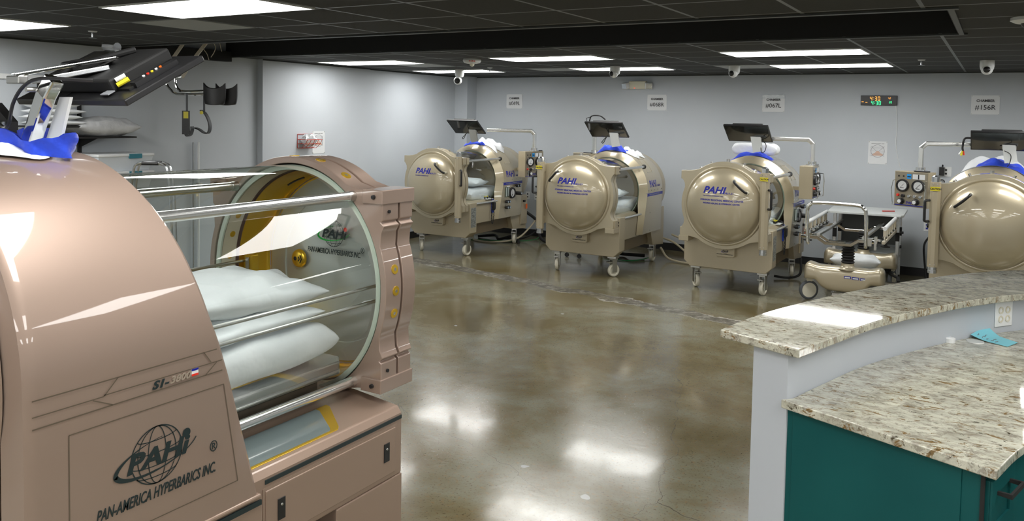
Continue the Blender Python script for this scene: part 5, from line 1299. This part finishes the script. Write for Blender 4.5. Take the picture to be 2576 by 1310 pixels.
for s_ in (-1, 1): arc_.tube([(s_*.40*cos(a), 2.60+.0, ZP+.42*sin(a)) for a in [radians(62+3*k) for k in range(6)]], .004, 6)
PB('liner_slots', arc_, BLACK, ds)
LG = lambda a, b, d: Vector((-.02+a, 2.714-PY-d, ZP+.155+b))
globe_logo(ds, .20, LG, (DKINK, DKINK, GREEN, RED), 'emblem')
text_mesh('company_lettering', 'PAN-AMERICA HYPERBARICS INC.', .034, DKINK, lambda a, b, d: Vector((-.02+a, 2.714-PY-d, ZP+.060+b)), ds, shear=.25, align='CENTER', sx=.62, bold=.0004)
text_mesh('registered_mark', '\u00ae', .035, DKINK, lambda a, b, d: Vector((.14+a, 2.714-PY-d, ZP+.082+b)), ds, sx=.8)
for sx in (-1, 1):
    br = PB('gold_bracket', MB().box(min(sx*.375, sx*.43), max(sx*.375, sx*.43), 2.56, 2.60, ZP-.11, ZP+.04), GOLD, smooth=0, bevel=.004)
    PB('bracket_plate', MB().box(min(sx*.388, sx*.41), max(sx*.388, sx*.41), 2.552, 2.5595, ZP-.05, ZP+.03), STEEL, br, smooth=0, bevel=.003)
    PB('gold_bolt_block', MB().lathe([(0, 2.54), (.020, 2.54), (.026, 2.548), (.026, 2.56)], c=(sx*.405, 0, ZP-.075), n=8), GOLD, br, smooth=0)
PB('white_nozzle', MB().tube([(.40, 2.54, ZP-.06), (.37, 2.48, ZP-.062), (.36, 2.47, ZP-.07)], .007, 8), WHITE, smooth=40)
PB('inner_cable', MB().tube(smoothpath([(.44, 2.50, ZP-.12), (.41, 2.54, ZP-.20), (.37, 2.55, ZP-.28), (.30, 2.55, ZP-.36)], 5), .013, 8), BLACKM)
for sx in (-1, 1):
    for z, r_ in ((ZP+.012, .007), (ZP-.048, .007)):
        PB('inner_rail', MB().tube([(sx*.424, 1.2, z), (sx*.424, 2.56, z)], r_, 10), STEEL)
    PB('tie_rod', MB().tube([(sx*.338, 1.50, ZP+.368), (sx*.338, 2.4395, ZP+.368)], .019, 16), CHROME2)
    PB('rod_nut', MB().tube([(sx*.338, 2.41, ZP+.368), (sx*.338, 2.4395, ZP+.368)], .021, 16), STEEL)
    PB('tie_rod', MB().tube([(sx*.352, 1.50, ZP-.372), (sx*.352, 2.4395, ZP-.372)], .019, 16), CHROME2)
# tray inside
PB('stretcher_deck', MB().box(-.30, .30, 1.15, 2.42, .80, .832), STEEL, smooth=0, bevel=.01)
PB('deck_rail', MB().prism([(-.33, 1.15), (.33, 1.15), (.33, 2.38), (.28, 2.43), (-.28, 2.43), (-.33, 2.38)], .833, .868, 'XY'), STEEL, smooth=0, bevel=.006)
PB('under_tray', MB().box(-.24, .24, 1.15, 2.35, .735, .799), mat('dark_tray', (.05,.055,.04), .3, .5), smooth=0)
setp(build('mattress', rot(pillow_mb(.60, 1.20, .16, 81, 32, .005, boxy=1), Matrix.Translation((PX+.01, 1.80, .950))), LINEN), 'white mattress inside the rose gold chamber', 'mattress')
setp(build('pillow', rot(pillow_mb(.46, .66, .11, 82, 30, .008), Matrix.Translation((PX+.07, 2.01, 1.068)) @ Matrix.Rotation(.05, 4, 'Z')), LINEN2), 'lower white pillow on the mattress inside the rose gold chamber', 'pillow', 'pillows in the rose gold chamber')
setp(build('pillow', rot(pillow_mb(.46, .66, .155, 83, 34, .010), Matrix.Translation((PX+.07, 2.03, 1.168)) @ Matrix.Rotation(.03, 4, 'Z') @ Matrix.Rotation(-.07, 4, 'X')), LINEN2), 'plump upper white pillow inside the rose gold chamber', 'pillow', 'pillows in the rose gold chamber')

# monitor and arm above the rose gold chamber
pm_, M_ = monitor('monitor', PX-.03, 1.655, 1.932, .60, .32, radians(61), pi, 'large monitor seen from behind above the rose gold chamber, cables hanging')
# back-side details (local frame: x to the left in the photo is +x because it is turned round)
def BP(name, mb, m, parent=None, **kw): return build(name, rot(mb, M_), m, parent or pm_, **kw)
BP('port_recess', MB().box(-.25, -.05, .0225, .030, -.10, .10), mat('dark_recess', (.004,.004,.004), .6), smooth=0)
jc = BP('port_plate', MB().box(-.262, -.235, .0225, .040, -.08, .09), BLACK, smooth=0)
for k, mm in enumerate((WHITE, RED, YEL, WHITE, ORANGE)): BP('jack', MB().lathe([(.0015, .044), (.0045, .044), (.0045, .0402), (.0015, .0402)], c=(-.2485, 0, -.035+.017*k), n=10), mm, jc)
cbz = BP('cable', MB().tube(smoothpath([(-.06, .075, .10), (-.02, .08, .05), (.04, .083, -.02), (.08, .08, -.07), (.10, .07, -.10)], 8), .0115, 10), BLACKM)
BP('cable', MB().tube(smoothpath([(.20, .07, -.13), (.10, .085, -.12), (.02, .085, -.10), (.10, .09, -.04), (.18, .085, -.02), (.12, .08, .02)], 8), .005, 8), BLACK)
pl_ = BP('plug', MB().tube([(-.200, .042, -.100), (-.222, .048, -.068)], .008, 10), YEL); BP('plug_sleeve', MB().tube([(-.200, .058, -.098), (-.216, .062, -.070)], .007, 10), WHITE, pl_)
BP('grey_tag', MB().box(-.205, -.165, .030, .033, -.145, -.118), mat('grey_card', (.25,.26,.28), .5), smooth=0)
BP('mount_plate', MB().box(-.03, .14, .0680, .078, -.06, .09), STEEL, smooth=0, bevel=.003)
BP('mount_knuckle', MB().tube([(.0, .095, .08), (.06, .10, .08)], .016, 10), ALU)
BP('speaker_grille', MB().box(.10, .20, .0225, .0245, -.135, -.10).box(.04, .09, .0225, .0245, -.135, -.10), BLACKM, smooth=0)
def al(p): return (p[0]+2.53, p[1]-PY, p[2])
ar = build('monitor_arm', MB().sqtube([al((-2.565, 1.385, 1.716)), al((-2.455, 1.38, 1.885)), al((-2.425, 1.39, 1.935))], .050, .040, up=(0, 1, 0)), CHROME, pc_, smooth=0, bevel=.006)
build('side_plate', MB().prism([al((-2.545, 0, 1.722))[::2], al((-2.46, 0, 1.735))[::2], al((-2.40, 0, 1.88))[::2], al((-2.455, 0, 1.88))[::2]], 1.42-PY, 1.43-PY), WHITE, ar, smooth=0)
build('flat_bar', MB().sqtube([al((-2.60, 1.36, 1.943)), al((-2.50, 1.63, 2.012))], .07, .012), CHROME, ar, smooth=0, bevel=.003)
build('lower_bar', MB().sqtube([al((-2.56, 1.39, 1.925)), al((-2.49, 1.60, 1.98))], .05, .016), ALU, ar, smooth=0, bevel=.003)
build('bar_end', MB().box(-2.61+2.53, -2.54+2.53, 1.345-PY, 1.375-PY, 1.918, 1.942), STEEL, ar, smooth=0, bevel=.003)
build('pivot_bolt', MB().tube([al((-2.49, 1.34, 1.90)), al((-2.49, 1.37, 1.90))], .008, 10), STEEL, ar)
build('black_bracket', MB().prism([(-.27, 1.722), (-.175, 1.722), (-.175, 1.80), (-.27, 1.86)], 1.40-PY, 1.43-PY), BLACKM, ar, smooth=0)
build('bracket_strip', MB().box(-.192, -.186, 1.388-PY, 1.399-PY, 1.722, 1.80), ALU, ar, smooth=0)
build('arm_cable', MB().tube(smoothpath([al((-2.80, 1.37, 1.80)), al((-2.70, 1.36, 1.80)), al((-2.63, 1.35, 1.782)), al((-2.585, 1.34, 1.80)), al((-2.56, 1.34, 1.86)), al((-2.50, 1.34, 1.91)), al((-2.42, 1.35, 1.932)), al((-2.33, 1.45, 1.93))], 8), .0055, 8), BLACK, ar)
pz = lambda x, y: ZP+sqrt(max(.01, (RS+.004)**2-(x-PX)**2))
def wrapcloth():
    mb = MB(); n = 30
    def g(off):
        def f_(u_, v_):
            a = -pi*.92+u_*pi*1.75
            x = -2.535+.155*cos(a)*(1+.08*sin(5*a)); y = 1.375+.085*sin(a)*(1+.1*sin(7*a))
            hgt = .056+.016*sin(3*a+1)+.006*sin(8*a); z = pz(x, y)+.004+v_*hgt
            x += (cos(a)*.022*v_+.006*sin(9*a+6*v_))*1.0+off*cos(a); y += off*sin(a)+.006*sin(11*a+4*v_)
            return Vector((x, y, z))
        return f_
    mb.grid(g(0), n, 10); mb.grid(g(.008), n, 10); return mb
setp(build('blue_cloth', wrapcloth(), BLUECLOTH, smooth=70), 'bright blue cloth wrapped round the foot of the arm on the rose gold chamber', 'cloth')
drape('blanket', -2.66, 1.30, 0, .50, .34, .025, 91, LINEN, 'thin white sheet lying over the top of the rose gold chamber', zs=lambda x, y: pz(x, y))
